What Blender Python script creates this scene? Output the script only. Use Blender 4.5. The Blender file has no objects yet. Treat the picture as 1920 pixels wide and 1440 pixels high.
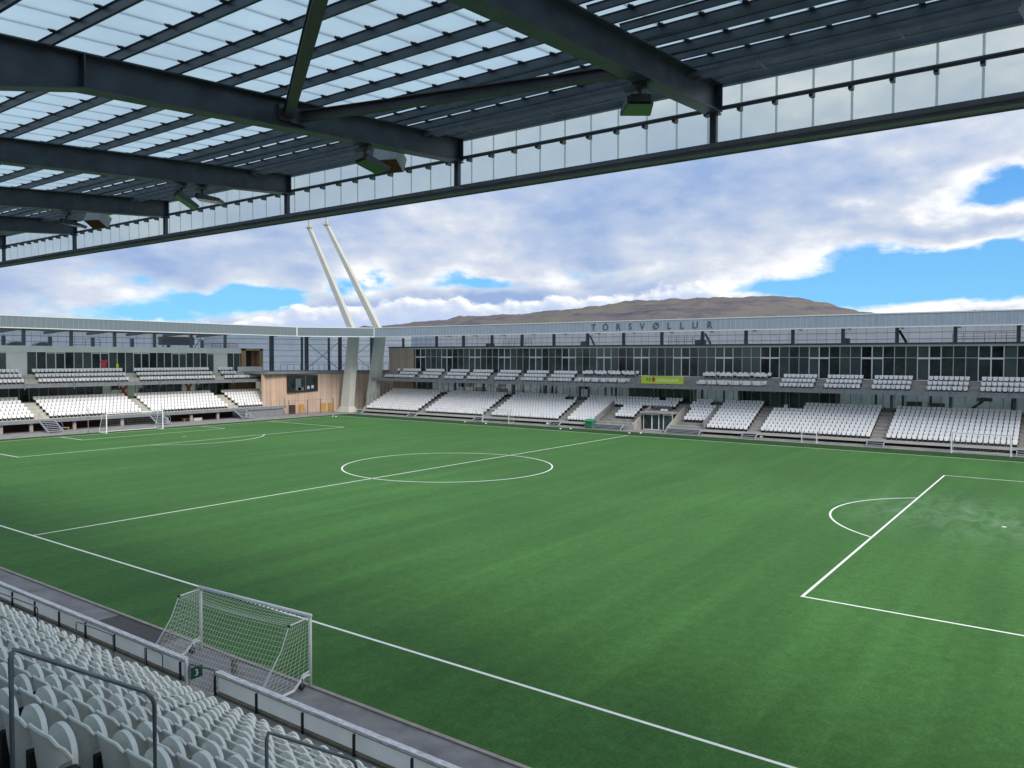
import bpy, math, random
from mathutils import Vector, Matrix
random.seed(7)
C = bpy.context.scene
COL = C.collection
R = math.radians

# ------------------------------------------------------------------ camera
YAW, PITCH, ROLL = -0.6295, -0.0336, 0.0029
CAM = Vector((44.788, -51.997, 9.512))
f = Vector((math.cos(PITCH)*math.sin(YAW), math.cos(PITCH)*math.cos(YAW), math.sin(PITCH)))
r = f.cross(Vector((0, 0, 1))).normalized(); u = r.cross(f)
c_, s_ = math.cos(ROLL), math.sin(ROLL)
r2 = c_*r + s_*u; u2 = -s_*r + c_*u
cd = bpy.data.cameras.new('camera'); cam = bpy.data.objects.new('camera', cd); COL.objects.link(cam)
M = Matrix((( r2.x, u2.x, -f.x, CAM.x), (r2.y, u2.y, -f.y, CAM.y), (r2.z, u2.z, -f.z, CAM.z), (0, 0, 0, 1)))
cam.matrix_world = M
cd.sensor_fit = 'HORIZONTAL'; cd.angle = 2*math.atan(960/1462.43)
cd.clip_start = 0.05; cd.clip_end = 20000
C.camera = cam

# ------------------------------------------------------------------ light
C.view_settings.view_transform = 'Standard'; C.view_settings.look = 'None'
C.view_settings.gamma = 1; C.view_settings.exposure = 0.48
SUN_AZ, SUN_EL = R(115), R(37)          # azimuth from +Y towards +X
sd = bpy.data.lights.new('sun', 'SUN'); sd.energy = 2.3; sd.angle = R(20); sd.color = (1, .95, .87)
so = bpy.data.objects.new('sun', sd); COL.objects.link(so)
sv = Vector((math.sin(SUN_AZ)*math.cos(SUN_EL), math.cos(SUN_AZ)*math.cos(SUN_EL), math.sin(SUN_EL)))
so.rotation_euler = sv.to_track_quat('Z', 'Y').to_euler(); so.location = (0, 0, 80)

W = bpy.data.worlds.new('World'); C.world = W; W.use_nodes = True
nt = W.node_tree; nt.nodes.clear(); N = nt.nodes; L = nt.links
def nd(tree, t, **kw):
    n = tree.nodes.new(t)
    for k, v in kw.items(): setattr(n, k, v)
    return n
def mth(tree, op, a, b=None, c=None, clamp=False):
    n = tree.nodes.new('ShaderNodeMath'); n.operation = op; n.use_clamp = clamp
    for i, x in enumerate((a, b, c)):
        if x is None: continue
        if isinstance(x, (int, float)): n.inputs[i].default_value = x
        else: tree.links.new(x, n.inputs[i])
    return n.outputs[0]
def noise(tree, vec, scale, detail=6, rough=.55, dist=0.0, dims='3D'):
    n = tree.nodes.new('ShaderNodeTexNoise'); n.noise_dimensions = dims
    n.inputs['Scale'].default_value = scale; n.inputs['Detail'].default_value = detail
    n.inputs['Roughness'].default_value = rough; n.inputs['Distortion'].default_value = dist
    if vec is not None: tree.links.new(vec, n.inputs['Vector'])
    return n.outputs['Fac']
def ramp(tree, fac, stops, interp='LINEAR'):
    n = tree.nodes.new('ShaderNodeValToRGB'); n.color_ramp.interpolation = interp
    els = n.color_ramp.elements
    while len(els) < len(stops): els.new(.5)
    for e, (p, c) in zip(els, stops):
        e.position = p; e.color = c if len(c) == 4 else (*c, 1)
    tree.links.new(fac, n.inputs[0]); return n.outputs[0]
def mixc(tree, fac, a, b, mode='MIX'):
    n = tree.nodes.new('ShaderNodeMix'); n.data_type = 'RGBA'; n.blend_type = mode
    for i, x in ((0, fac), (6, a), (7, b)):
        if isinstance(x, (int, float)): n.inputs[i].default_value = x
        elif isinstance(x, tuple): n.inputs[i].default_value = x if len(x) == 4 else (*x, 1)
        else: tree.links.new(x, n.inputs[i])
    return n.outputs[2]

def build_sky():
    t = nt
    tc = nd(t, 'ShaderNodeTexCoord'); sep = nd(t, 'ShaderNodeSeparateXYZ')
    L.new(tc.outputs['Generated'], sep.inputs[0])
    x, y, z = sep.outputs
    az = mth(t, 'MULTIPLY', mth(t, 'ARCTAN2', x, y), 180/math.pi)
    el = mth(t, 'MULTIPLY', mth(t, 'ARCSINE', z), 180/math.pi)
    sky = nd(t, 'ShaderNodeTexSky'); sky.sky_type = 'NISHITA'; sky.sun_disc = False
    sky.sun_elevation = SUN_EL; sky.sun_rotation = SUN_AZ; sky.air_density = 1.0; sky.dust_density = .3; sky.ozone_density = 2.0
    # cloud layer seen in perspective: the direction met with a flat layer overhead
    zz = mth(t, 'ADD', mth(t, 'MAXIMUM', z, 0.0), .10)
    pl = nd(t, 'ShaderNodeCombineXYZ')
    L.new(mth(t, 'DIVIDE', x, zz), pl.inputs[0]); L.new(mth(t, 'DIVIDE', y, zz), pl.inputs[1])
    # and a stretched angular coordinate for the cumulus seen from the side
    an = nd(t, 'ShaderNodeCombineXYZ')
    L.new(mth(t, 'MULTIPLY', az, .085), an.inputs[0]); L.new(mth(t, 'MULTIPLY', el, .17), an.inputs[1])
    an2 = nd(t, 'ShaderNodeCombineXYZ')
    L.new(mth(t, 'MULTIPLY', mth(t, 'ADD', az, .7), .085), an2.inputs[0]); L.new(mth(t, 'MULTIPLY', mth(t, 'ADD', el, .9), .17), an2.inputs[1])
    nA = noise(t, an.outputs[0], 1.7, 8, .52, .1)
    nA2 = noise(t, an2.outputs[0], 1.7, 8, .52, .1)
    nP = noise(t, pl.outputs[0], .8, 6, .5, .1)
    wob = mth(t, 'MULTIPLY', mth(t, 'SUBTRACT', nA, .5), 9.0)      # irregular patch edges
    azw = mth(t, 'ADD', az, mth(t, 'MULTIPLY', wob, 1.7)); elw = mth(t, 'ADD', el, mth(t, 'MULTIPLY', wob, .42))
    def blob(a0, e0, sa, se, k):
        da = mth(t, 'DIVIDE', mth(t, 'SUBTRACT', azw, a0), sa); de = mth(t, 'DIVIDE', mth(t, 'SUBTRACT', elw, e0), se)
        q = mth(t, 'ADD', mth(t, 'MULTIPLY', da, da), mth(t, 'MULTIPLY', de, de))
        return mth(t, 'MULTIPLY', mth(t, 'POWER', 2.718, mth(t, 'MULTIPLY', q, -1)), k)
    cov = mth(t, 'ADD', mth(t, 'MULTIPLY', mth(t, 'SUBTRACT', nA, .5), .9), .50)
    cov = mth(t, 'ADD', cov, mth(t, 'MULTIPLY', mth(t, 'SUBTRACT', nP, .5), .5))
    nF = noise(t, an.outputs[0], 6.0, 7, .6, .15); nF2 = noise(t, an2.outputs[0], 6.0, 7, .6, .15)
    cov = mth(t, 'ADD', cov, mth(t, 'MULTIPLY', mth(t, 'SUBTRACT', nF, .5), .32))
    for b in BLUE: cov = mth(t, 'SUBTRACT', cov, blob(*b))
    for b in CLOUD: cov = mth(t, 'ADD', cov, blob(*b))
    mask = nd(t, 'ShaderNodeMapRange'); mask.interpolation_type = 'SMOOTHSTEP'
    L.new(cov, mask.inputs[0]); mask.inputs[1].default_value = .17; mask.inputs[2].default_value = .44
    m = mask.outputs[0]
    # shading inside the cloud
    lit = mth(t, 'MULTIPLY', mth(t, 'SUBTRACT', nA, nA2), 1.5)
    edge = mth(t, 'MULTIPLY', mth(t, 'SUBTRACT', .60, cov), 1.15)
    nB = noise(t, an.outputs[0], .9, 4, .5)
    sh = mth(t, 'ADD', mth(t, 'ADD', lit, edge), mth(t, 'MULTIPLY', nB, 1.0))
    sh = mth(t, 'ADD', sh, mth(t, 'MULTIPLY', mth(t, 'ADD', az, 40), .007))
    sh = mth(t, 'ADD', sh, mth(t, 'MULTIPLY', mth(t, 'SUBTRACT', nF, nF2), .32))
    ccol = ramp(t, mth(t, 'MULTIPLY', sh, 1.0, clamp=True), [(0.10, (2.5, 3.55, 5.7)), (.40, (3.75, 4.55, 6.15)), (.66, (5.3, 5.75, 6.6)), (.95, (8.3, 8.3, 8.4))])
    blue = mixc(t, 1.0, sky.outputs[0], (.50, .86, 1.12), 'MULTIPLY')
    hz = nd(t, 'ShaderNodeMapRange'); L.new(el, hz.inputs[0]); hz.inputs[1].default_value = 0; hz.inputs[2].default_value = 16
    bl2 = mixc(t, hz.outputs[0], (1.9, 5.2, 7.9), (.85, 2.6, 6.8))
    blue = mixc(t, .85, blue, bl2)
    col = mixc(t, m, blue, ccol)
    # bank of cumulus low along the horizon: height of its top by azimuth, billowing edge, lit tops over shaded bases
    pos = mth(t, 'DIVIDE', mth(t, 'ADD', az, 70), 70, clamp=True)
    topr = ramp(t, pos, [(max(0, (a+70)/70), (h/10,)*3) for a, h in ((-70, 1.4), (-62, 2.3), (-57, 2.4), (-51, 3.7), (-43, 4.3), (-35, 4.3), (-28, 4.7), (-22.5, 5.4), (-19.5, 4.2), (-16.5, 1.2), (-10, 1.0), (-6, 2.6), (0, 3.0))])
    cv = nd(t, 'ShaderNodeCombineXYZ'); L.new(mth(t, 'MULTIPLY', az, .42), cv.inputs[0]); L.new(mth(t, 'MULTIPLY', el, .62), cv.inputs[1])
    cv2 = nd(t, 'ShaderNodeCombineXYZ'); L.new(mth(t, 'MULTIPLY', mth(t, 'ADD', az, .35), .42), cv2.inputs[0]); L.new(mth(t, 'MULTIPLY', mth(t, 'ADD', el, .3), .62), cv2.inputs[1])
    nC = noise(t, cv.outputs[0], 1.0, 7, .55, .1); nC2 = noise(t, cv2.outputs[0], 1.0, 7, .55, .1)
    dep = mth(t, 'ADD', mth(t, 'SUBTRACT', mth(t, 'MULTIPLY', topr, 10), el), mth(t, 'MULTIPLY', mth(t, 'SUBTRACT', nC, .5), 2.6))
    mk = nd(t, 'ShaderNodeMapRange'); mk.interpolation_type = 'SMOOTHSTEP'; L.new(dep, mk.inputs[0]); mk.inputs[1].default_value = -.05; mk.inputs[2].default_value = .38
    kk = mth(t, 'ADD', mth(t, 'SUBTRACT', .95, mth(t, 'MULTIPLY', dep, .62)), mth(t, 'MULTIPLY', mth(t, 'SUBTRACT', nC, nC2), 2.6), clamp=True)
    cc2 = ramp(t, kk, [(0.0, (4.2, 5.1, 7.0)), (.35, (4.9, 5.6, 7.0)), (.65, (6.4, 6.8, 7.6)), (.95, (8.9, 8.9, 9.0))])
    col = mixc(t, mth(t, 'MULTIPLY', mk.outputs[0], .93), col, cc2)
    bg = nd(t, 'ShaderNodeBackground'); bg.inputs['Strength'].default_value = 0.094
    L.new(col, bg.inputs['Color']); out = nd(t, 'ShaderNodeOutputWorld'); L.new(bg.outputs[0], out.inputs[0])
# openings of blue and banks of cloud: azimuth, elevation, half widths (degrees), weight
BLUE = [(-55, 3.9, 6.5, 1.1, .55), (-61, 2.8, 4.5, .8, .30), (-46.5, 5.4, 2.4, .8, .42), (-38.5, 5.5, 4.0, .8, .45), (-31, 5.9, 3.5, .7, .26), (-64, 7.0, 2.5, .8, .22),
        (-9, 5.2, 8.5, 1.9, .72), (-17, 4.6, 4, .9, .3), (-4.0, 10.6, 3.0, 1.5, .5), (-12.5, 10.3, 2.2, .8, .35), (2, 6, 6, 3, .5), (-50, 8.0, 2, .7, .12)]
CLOUD = [(-30, 11, 16, 4.5, .33), (-3.5, 8.3, 6.0, .9, .55), (-46, 3.3, 7, .8, .42), (-36, 3.7, 10, 1.0, .45), (-24, 4.5, 4.5, .8, .50), (-60, 6.5, 10, 1.6, .20),
         (-6, 2.9, 4.5, .8, .50), (-14, 14, 20, 3.5, .3), (-60, 1.5, 8, .7, .2)]
build_sky()

# ------------------------------------------------------------------ materials
def lin(c):
    return tuple(((v/255)/12.92 if v/255 <= .04045 else ((v/255+.055)/1.055)**2.4) for v in c)
MATS = {}
def mat(name, base, rough=.6, metal=0.0, spec=.5, var=0.0, vscale=1.0, bump=0.0, bscale=20.0, builder=None, stretch=None):
    m = bpy.data.materials.new(name); m.use_nodes = True; t = m.node_tree
    b = t.nodes['Principled BSDF']
    b.inputs['Base Color'].default_value = (*base, 1); b.inputs['Roughness'].default_value = rough
    b.inputs['Metallic'].default_value = metal; b.inputs['Specular IOR Level'].default_value = spec
    tc = nd(t, 'ShaderNodeTexCoord'); geo = nd(t, 'ShaderNodeNewGeometry'); vec = geo.outputs['Position']
    if stretch:
        mp = nd(t, 'ShaderNodeMapping'); mp.inputs['Scale'].default_value = stretch
        t.links.new(vec, mp.inputs[0]); vec = mp.outputs[0]
    if var:
        n = noise(t, vec, vscale, 6, .6)
        lo = tuple(max(0, c*(1-var)) for c in base); hi = tuple(min(1, c*(1+var)) for c in base)
        t.links.new(ramp(t, n, [(.3, lo), (.7, hi)]), b.inputs['Base Color'])
    if bump:
        bp = nd(t, 'ShaderNodeBump'); bp.inputs['Strength'].default_value = bump; bp.inputs['Distance'].default_value = .01
        t.links.new(noise(t, vec, bscale, 4, .6), bp.inputs['Height']); t.links.new(bp.outputs[0], b.inputs['Normal'])
    if builder: builder(t, b, vec)
    MATS[name] = m
    return m
STEEL = mat('painted_steel', (.045, .062, .080), .42, var=.35, vscale=2.5, bump=.12, bscale=60)
STEELB = mat('painted_steel_brace', (.066, .066, .078), .5, var=.25, vscale=3)
STEELM = mat('grey_steel', (.085, .105, .125), .45, var=.2, vscale=2)
GALV = mat('galvanised_steel', (.22, .26, .31), .42, .55, var=.2, vscale=6)
RAILG = mat('handrail_steel', (.15, .185, .21), .42, .4, var=.2, vscale=8)
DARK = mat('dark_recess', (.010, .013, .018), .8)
BLACK = mat('black_plastic', (.012, .012, .014), .5)
CONC = mat('concrete', (.29, .28, .26), .85, var=.25, vscale=1.3, bump=.2, bscale=30)
CONCN = mat('concrete_terrace', (.25, .245, .24), .85, var=.22, vscale=.9)
CONCW = mat('pale_concrete', (.42, .42, .38), .85, var=.12, vscale=.7)
CONCD = mat('dark_concrete', (.16, .17, .185), .85, var=.2, vscale=.8)
ASPH = mat('asphalt', (.205, .205, .215), .9, var=.3, vscale=.9, bump=.5, bscale=90)
ASPHD = mat('asphalt_dark', (.072, .067, .069), .85, var=.25, vscale=1.2, bump=.5, bscale=90)
DAMP = mat('damp_asphalt', (.026, .028, .04), .6, var=.2, vscale=3, bump=.4, bscale=90)
KERB = mat('kerb_concrete', (.30, .285, .25), .85, var=.2, vscale=4)
def seat_builder(t, b, vec):
    oi = nd(t, 'ShaderNodeObjectInfo')
    n = noise(t, vec, 9, 6, .7, .4); n2 = noise(t, vec, 2.0, 3, .5)
    k = mth(t, 'ADD', mth(t, 'MULTIPLY', n, .5), mth(t, 'ADD', mth(t, 'MULTIPLY', n2, .35), mth(t, 'MULTIPLY', oi.outputs['Random'], .22)))
    t.links.new(ramp(t, k, [(.30, (.56, .57, .53)), (.46, (.80, .82, .79)), (.8, (.87, .89, .87))]), b.inputs['Base Color'])
SEATN = mat('seat_plastic', (.82, .84, .81), .42, builder=seat_builder)
SEATF = mat('seat_plastic_far', (.80, .81, .84), .4, var=.06, vscale=.7)
SEATBK = mat('seat_bracket', (.006, .006, .007), .5)
WHITE = mat('white_paint', (.78, .80, .82), .4)
LINE = mat('line_paint', (.80, .84, .80), .8, var=.06, vscale=4)
NETM = mat('net_cord', (.72, .74, .70), .7)
NETG = mat('net_cord_grey', (.30, .33, .35), .7)
FRAMEG = mat('window_frame_grey', (.36, .40, .45), .45)
FRAMEW = mat('door_frame_pale', (.62, .66, .72), .45)
MAST = mat('mast_paint', (.44, .455, .425), .5, var=.06, vscale=.4)
TRIM = mat('pale_trim', (.55, .58, .60), .5)
PALEPANEL = mat('pale_panel', (.60, .65, .66), .6, var=.08, vscale=.5)
GREENB = mat('bin_green', (.03, .16, .07), .5)
GREENL = mat('bin_lid_green', (.025, .22, .11), .45)
BANNER = mat('banner_lime', (.46, .60, .045), .6)
REDM = mat('emblem_red', (.42, .06, .05), .6)
INK = mat('letter_dark', (.050, .058, .075), .5)
INKW = mat('letter_white', (.8, .84, .78), .6)
SIGNG = mat('sign_green', (.006, .065, .04), .45)
ORANGE = mat('door_ochre', (.42, .24, .06), .55, var=.15, vscale=2)
CAPW = mat('weathered_cap', (.60, .61, .65), .65, var=.38, vscale=5, stretch=(1, 4, 4))
BOARD = mat('wall_board', (.50, .56, .60), .65, var=.16, vscale=2.2)
LEDGE = mat('timber_ledge', (.20, .165, .12), .8, var=.35, vscale=3)
RUSTW = mat('rotten_plywood', (.11, .055, .025), .85, var=.8, vscale=14, stretch=(3, 1, 1))
SPKG = mat('speaker_grey', (.40, .42, .43), .55, var=.1, vscale=5)
LAMPB = mat('lamp_housing', (.055, .075, .075), .45)
LAMPG = mat('lamp_glass', (.045, .06, .052), .06, spec=.8)
LIME = mat('lime_bib', (.35, .75, .05), .7)
REDSH = mat('red_shirt', (.42, .05, .08), .7)
BRICKD = mat('recess_brown', (.045, .022, .016), .85, var=.3, vscale=2)

def wood_builder(base):
    def f_(t, b, vec):
        sp = nd(t, 'ShaderNodeSeparateXYZ'); t.links.new(vec, sp.inputs[0])
        s = mth(t, 'ADD', sp.outputs[0], sp.outputs[1])
        pk = mth(t, 'FLOOR', mth(t, 'MULTIPLY', s, 7.0))
        wn = nd(t, 'ShaderNodeTexWhiteNoise'); wn.noise_dimensions = '1D'; t.links.new(pk, wn.inputs['W'])
        wn2 = noise(t, vec, .35, 4, .6)
        k = mth(t, 'ADD', mth(t, 'MULTIPLY', wn.outputs[0], .5), mth(t, 'MULTIPLY', wn2, .7))
        col = ramp(t, k, [(.2, tuple(c*.62 for c in base)), (.55, base), (.9, (base[0]*1.25, base[1]*1.15, base[2]*1.05))])
        gap = mth(t, 'LESS_THAN', mth(t, 'FRACT', mth(t, 'MULTIPLY', s, 7.0)), .08)
        t.links.new(mixc(t, mth(t, 'MULTIPLY', gap, .5), col, tuple(c*.35 for c in base)), b.inputs['Base Color'])
    return f_
WOODR = mat('red_timber_cladding', (.44, .325, .26), .75, builder=wood_builder((.44, .325, .26)))
WOODY = mat('pine_cladding', (.34, .225, .13), .75, builder=wood_builder((.34, .225, .13)))
WOODT = mat('timber_panel', (.36, .245, .18), .75, builder=wood_builder((.40, .31, .255)))

def glass_builder(lo, hi):
    def f_(t, b, vec):
        oi = nd(t, 'ShaderNodeObjectInfo')
        k = mth(t, 'ADD', mth(t, 'MULTIPLY', oi.outputs['Random'], .6), mth(t, 'MULTIPLY', noise(t, vec, .8, 4, .6), .6))
        t.links.new(ramp(t, k, [(.25, lo), (.85, hi)]), b.inputs['Base Color'])
    return f_
GLASS = mat('window_glass', (.01, .014, .018), .05, spec=.4, builder=glass_builder((.005, .008, .011), (.065, .088, .094)))
GLASSL = mat('clear_glass', (.05, .07, .075), .08)
def clear_glass():
    t = GLASSL.node_tree; t.nodes.clear(); o = nd(t, 'ShaderNodeOutputMaterial')
    tr = nd(t, 'ShaderNodeBsdfTransparent'); tr.inputs[0].default_value = (.52, .62, .63, 1)
    gl = nd(t, 'ShaderNodeBsdfGlossy'); gl.inputs['Roughness'].default_value = .04
    fr = nd(t, 'ShaderNodeFresnel'); fr.inputs[0].default_value = 1.5
    mx = nd(t, 'ShaderNodeMixShader'); t.links.new(mth(t, 'ADD', fr.outputs[0], .04), mx.inputs[0]); t.links.new(tr.outputs[0], mx.inputs[1]); t.links.new(gl.outputs[0], mx.inputs[2]); t.links.new(mx.outputs[0], o.inputs[0])
clear_glass()

def poly(name, tr, df, wt, streak=.08, clear=0, ctint=(1, 1, 1)):
    m = bpy.data.materials.new(name); m.use_nodes = True; t = m.node_tree; t.nodes.clear()
    out = nd(t, 'ShaderNodeOutputMaterial')
    a = nd(t, 'ShaderNodeBsdfTranslucent'); d = nd(t, 'ShaderNodeBsdfDiffuse'); g = nd(t, 'ShaderNodeBsdfGlossy')
    g.inputs['Roughness'].default_value = .25; g.inputs['Color'].default_value = (.7, .75, .8, 1)
    geo = nd(t, 'ShaderNodeNewGeometry')
    n = noise(t, geo.outputs['Position'], .6, 5, .6)
    lo = tuple(c*(1-streak) for c in tr); hi = tuple(min(1, c*(1+streak)) for c in tr)
    t.links.new(ramp(t, n, [(.3, lo), (.7, hi)]), a.inputs[0])
    d.inputs[0].default_value = (*df, 1)
    x = nd(t, 'ShaderNodeMixShader'); x.inputs[0].default_value = wt
    t.links.new(d.outputs[0], x.inputs[1]); t.links.new(a.outputs[0], x.inputs[2])
    y = nd(t, 'ShaderNodeMixShader'); y.inputs[0].default_value = .06
    t.links.new(x.outputs[0], y.inputs[1]); t.links.new(g.outputs[0], y.inputs[2])
    sh = y.outputs[0]
    if clear:
        tp = nd(t, 'ShaderNodeBsdfTransparent'); tp.inputs[0].default_value = (*ctint, 1)
        q = nd(t, 'ShaderNodeMixShader'); q.inputs[0].default_value = clear
        t.links.new(sh, q.inputs[1]); t.links.new(tp.outputs[0], q.inputs[2]); sh = q.outputs[0]
    t.links.new(sh, out.inputs[0]); MATS[name] = m
    return m
POLYROOF = poly('polycarbonate_roof', (.36, .49, .58), (.30, .40, .46), .85, .10)
POLYF = poly('polycarbonate_fascia', (.84, .92, 1.0), (.46, .52, .62), .96, .06, .36, (.94, 1.0, 1.0))
POLYJ = poly('translucent_joint', (.58, .65, .66), (.36, .40, .42), .9)
POLYFARW = poly('polycarbonate_far_west', (.19, .26, .30), (.185, .235, .275), .35, .12)
JOINTW = mat('panel_joint_west', (.25, .30, .31), .5)
BOARDP = poly('translucent_board', (.62, .68, .71), (.55, .60, .62), .65, .16)
STEPM = mat('step_steel', (.30, .335, .39), .5, var=.15, vscale=4)
EDGE = mat('terrace_edge_steel', (.185, .20, .225), .5, var=.15, vscale=2)
POLYFAR = poly('polycarbonate_far', (.36, .43, .53), (.31, .37, .46), .35, .18)
POLYROOFF = poly('polycarbonate_roof_far', (.86, .92, .95), (.5, .55, .58), .9)
POLYLOB = poly('lobby_screen_glass', (.42, .47, .50), (.28, .32, .34), .7, .3)
POLYWALL = poly('polycarbonate_wall', (.90, .94, 1.0), (.58, .62, .70), .8, .10)
POLYWALLN = poly('polycarbonate_wall_north', (.68, .71, .80), (.55, .57, .62), .7, .10)
JOINT = mat('panel_joint', (.30, .33, .30), .6)
JOINTL = mat('panel_joint_pale', (.42, .48, .52), .5)

def grass_builder(t, b, vec):
    sp = nd(t, 'ShaderNodeSeparateXYZ'); t.links.new(vec, sp.inputs[0]); x, y = sp.outputs[0], sp.outputs[1]
    big = noise(t, vec, .06, 5, .6, .5)
    mp = nd(t, 'ShaderNodeMapping'); mp.inputs['Scale'].default_value = (.55, .03, 1); t.links.new(vec, mp.inputs[0])
    stripe = noise(t, mp.outputs[0], 1.0, 4, .6, .3)              # brushed bands across the pitch
    med = noise(t, vec, 2.2, 7, .75, .6)
    fine = noise(t, vec, 11, 5, .8)
    k = mth(t, 'ADD', mth(t, 'MULTIPLY', big, .22), mth(t, 'MULTIPLY', stripe, .27))
    k = mth(t, 'ADD', k, mth(t, 'MULTIPLY', med, .36)); k = mth(t, 'ADD', k, mth(t, 'MULTIPLY', fine, .58)); k = mth(t, 'SUBTRACT', k, .195)
    col = ramp(t, k, [(.38, (.008, .054, .004)), (.53, (.022, .105, .011)), (.67, (.056, .178, .034))])
    def spot(cx, cy, sx, sy):
        dx = mth(t, 'DIVIDE', mth(t, 'SUBTRACT', x, cx), sx); dy = mth(t, 'DIVIDE', mth(t, 'SUBTRACT', y, cy), sy)
        return mth(t, 'POWER', 2.718, mth(t, 'MULTIPLY', mth(t, 'ADD', mth(t, 'MULTIPLY', dx, dx), mth(t, 'MULTIPLY', dy, dy)), -1))
    mp2 = nd(t, 'ShaderNodeMapping'); mp2.inputs['Scale'].default_value = (.9, .35, 1); t.links.new(vec, mp2.inputs[0])
    wear = mth(t, 'ADD', spot(37.5, 3.0, 5.5, 7), mth(t, 'MULTIPLY', spot(44, 0, 4, 6), .8))
    wear = mth(t, 'MULTIPLY', wear, mth(t, 'SUBTRACT', mth(t, 'MULTIPLY', noise(t, mp2.outputs[0], 1.0, 6, .7, .8), 2.4), .95), clamp=True)
    col = mixc(t, mth(t, 'MULTIPLY', wear, .75), col, (.17, .30, .19))
    # joins of the turf rolls
    seam = mth(t, 'LESS_THAN', mth(t, 'ABSOLUTE', mth(t, 'SUBTRACT', mth(t, 'FRACT', mth(t, 'DIVIDE', mth(t, 'ADD', x, 200), 4.1)), .5)), .006)
    col = mixc(t, mth(t, 'MULTIPLY', seam, .08), col, (.12, .26, .12))
    t.links.new(col, b.inputs['Base Color'])
    bp = nd(t, 'ShaderNodeBump'); bp.inputs['Strength'].default_value = .35; bp.inputs['Distance'].default_value = .03
    t.links.new(noise(t, vec, 40, 3, .7), bp.inputs['Height']); t.links.new(bp.outputs[0], b.inputs['Normal'])
GRASS = mat('artificial_turf', (.04, .14, .042), .8, spec=.25, builder=grass_builder)
GRASS.node_tree.nodes['Principled BSDF'].inputs['Sheen Weight'].default_value = .11
GRASS.node_tree.nodes['Principled BSDF'].inputs['Sheen Roughness'].default_value = .5
GRASS.node_tree.nodes['Principled BSDF'].inputs['Sheen Tint'].default_value = (.5, .9, .45, 1)
GRASSD = mat('turf_run_off', (.017, .062, .012), .85, spec=.2, var=.35, vscale=1.2, bump=.35, bscale=40)
LAND = mat('moor_land', (.09, .10, .05), .95, var=.4, vscale=.01)

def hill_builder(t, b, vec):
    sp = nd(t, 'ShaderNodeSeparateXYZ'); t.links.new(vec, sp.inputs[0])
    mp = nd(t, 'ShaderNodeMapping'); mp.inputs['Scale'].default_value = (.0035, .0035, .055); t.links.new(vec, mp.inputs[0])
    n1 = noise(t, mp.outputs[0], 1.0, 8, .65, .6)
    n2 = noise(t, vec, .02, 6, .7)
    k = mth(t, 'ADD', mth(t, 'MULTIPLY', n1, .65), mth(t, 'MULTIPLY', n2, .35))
    col = ramp(t, k, [(.36, (.070, .070, .096)), (.45, (.105, .100, .116)), (.52, (.138, .124, .128)), (.60, (.130, .132, .102)), (.72, (.26, .24, .18))])  # moorland tones with bluish-grey distance haze mixed into the colours
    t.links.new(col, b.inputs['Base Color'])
HILL = mat('moorland_rock_hazed', (.2, .18, .13), .95, spec=.1, builder=hill_builder)

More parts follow.
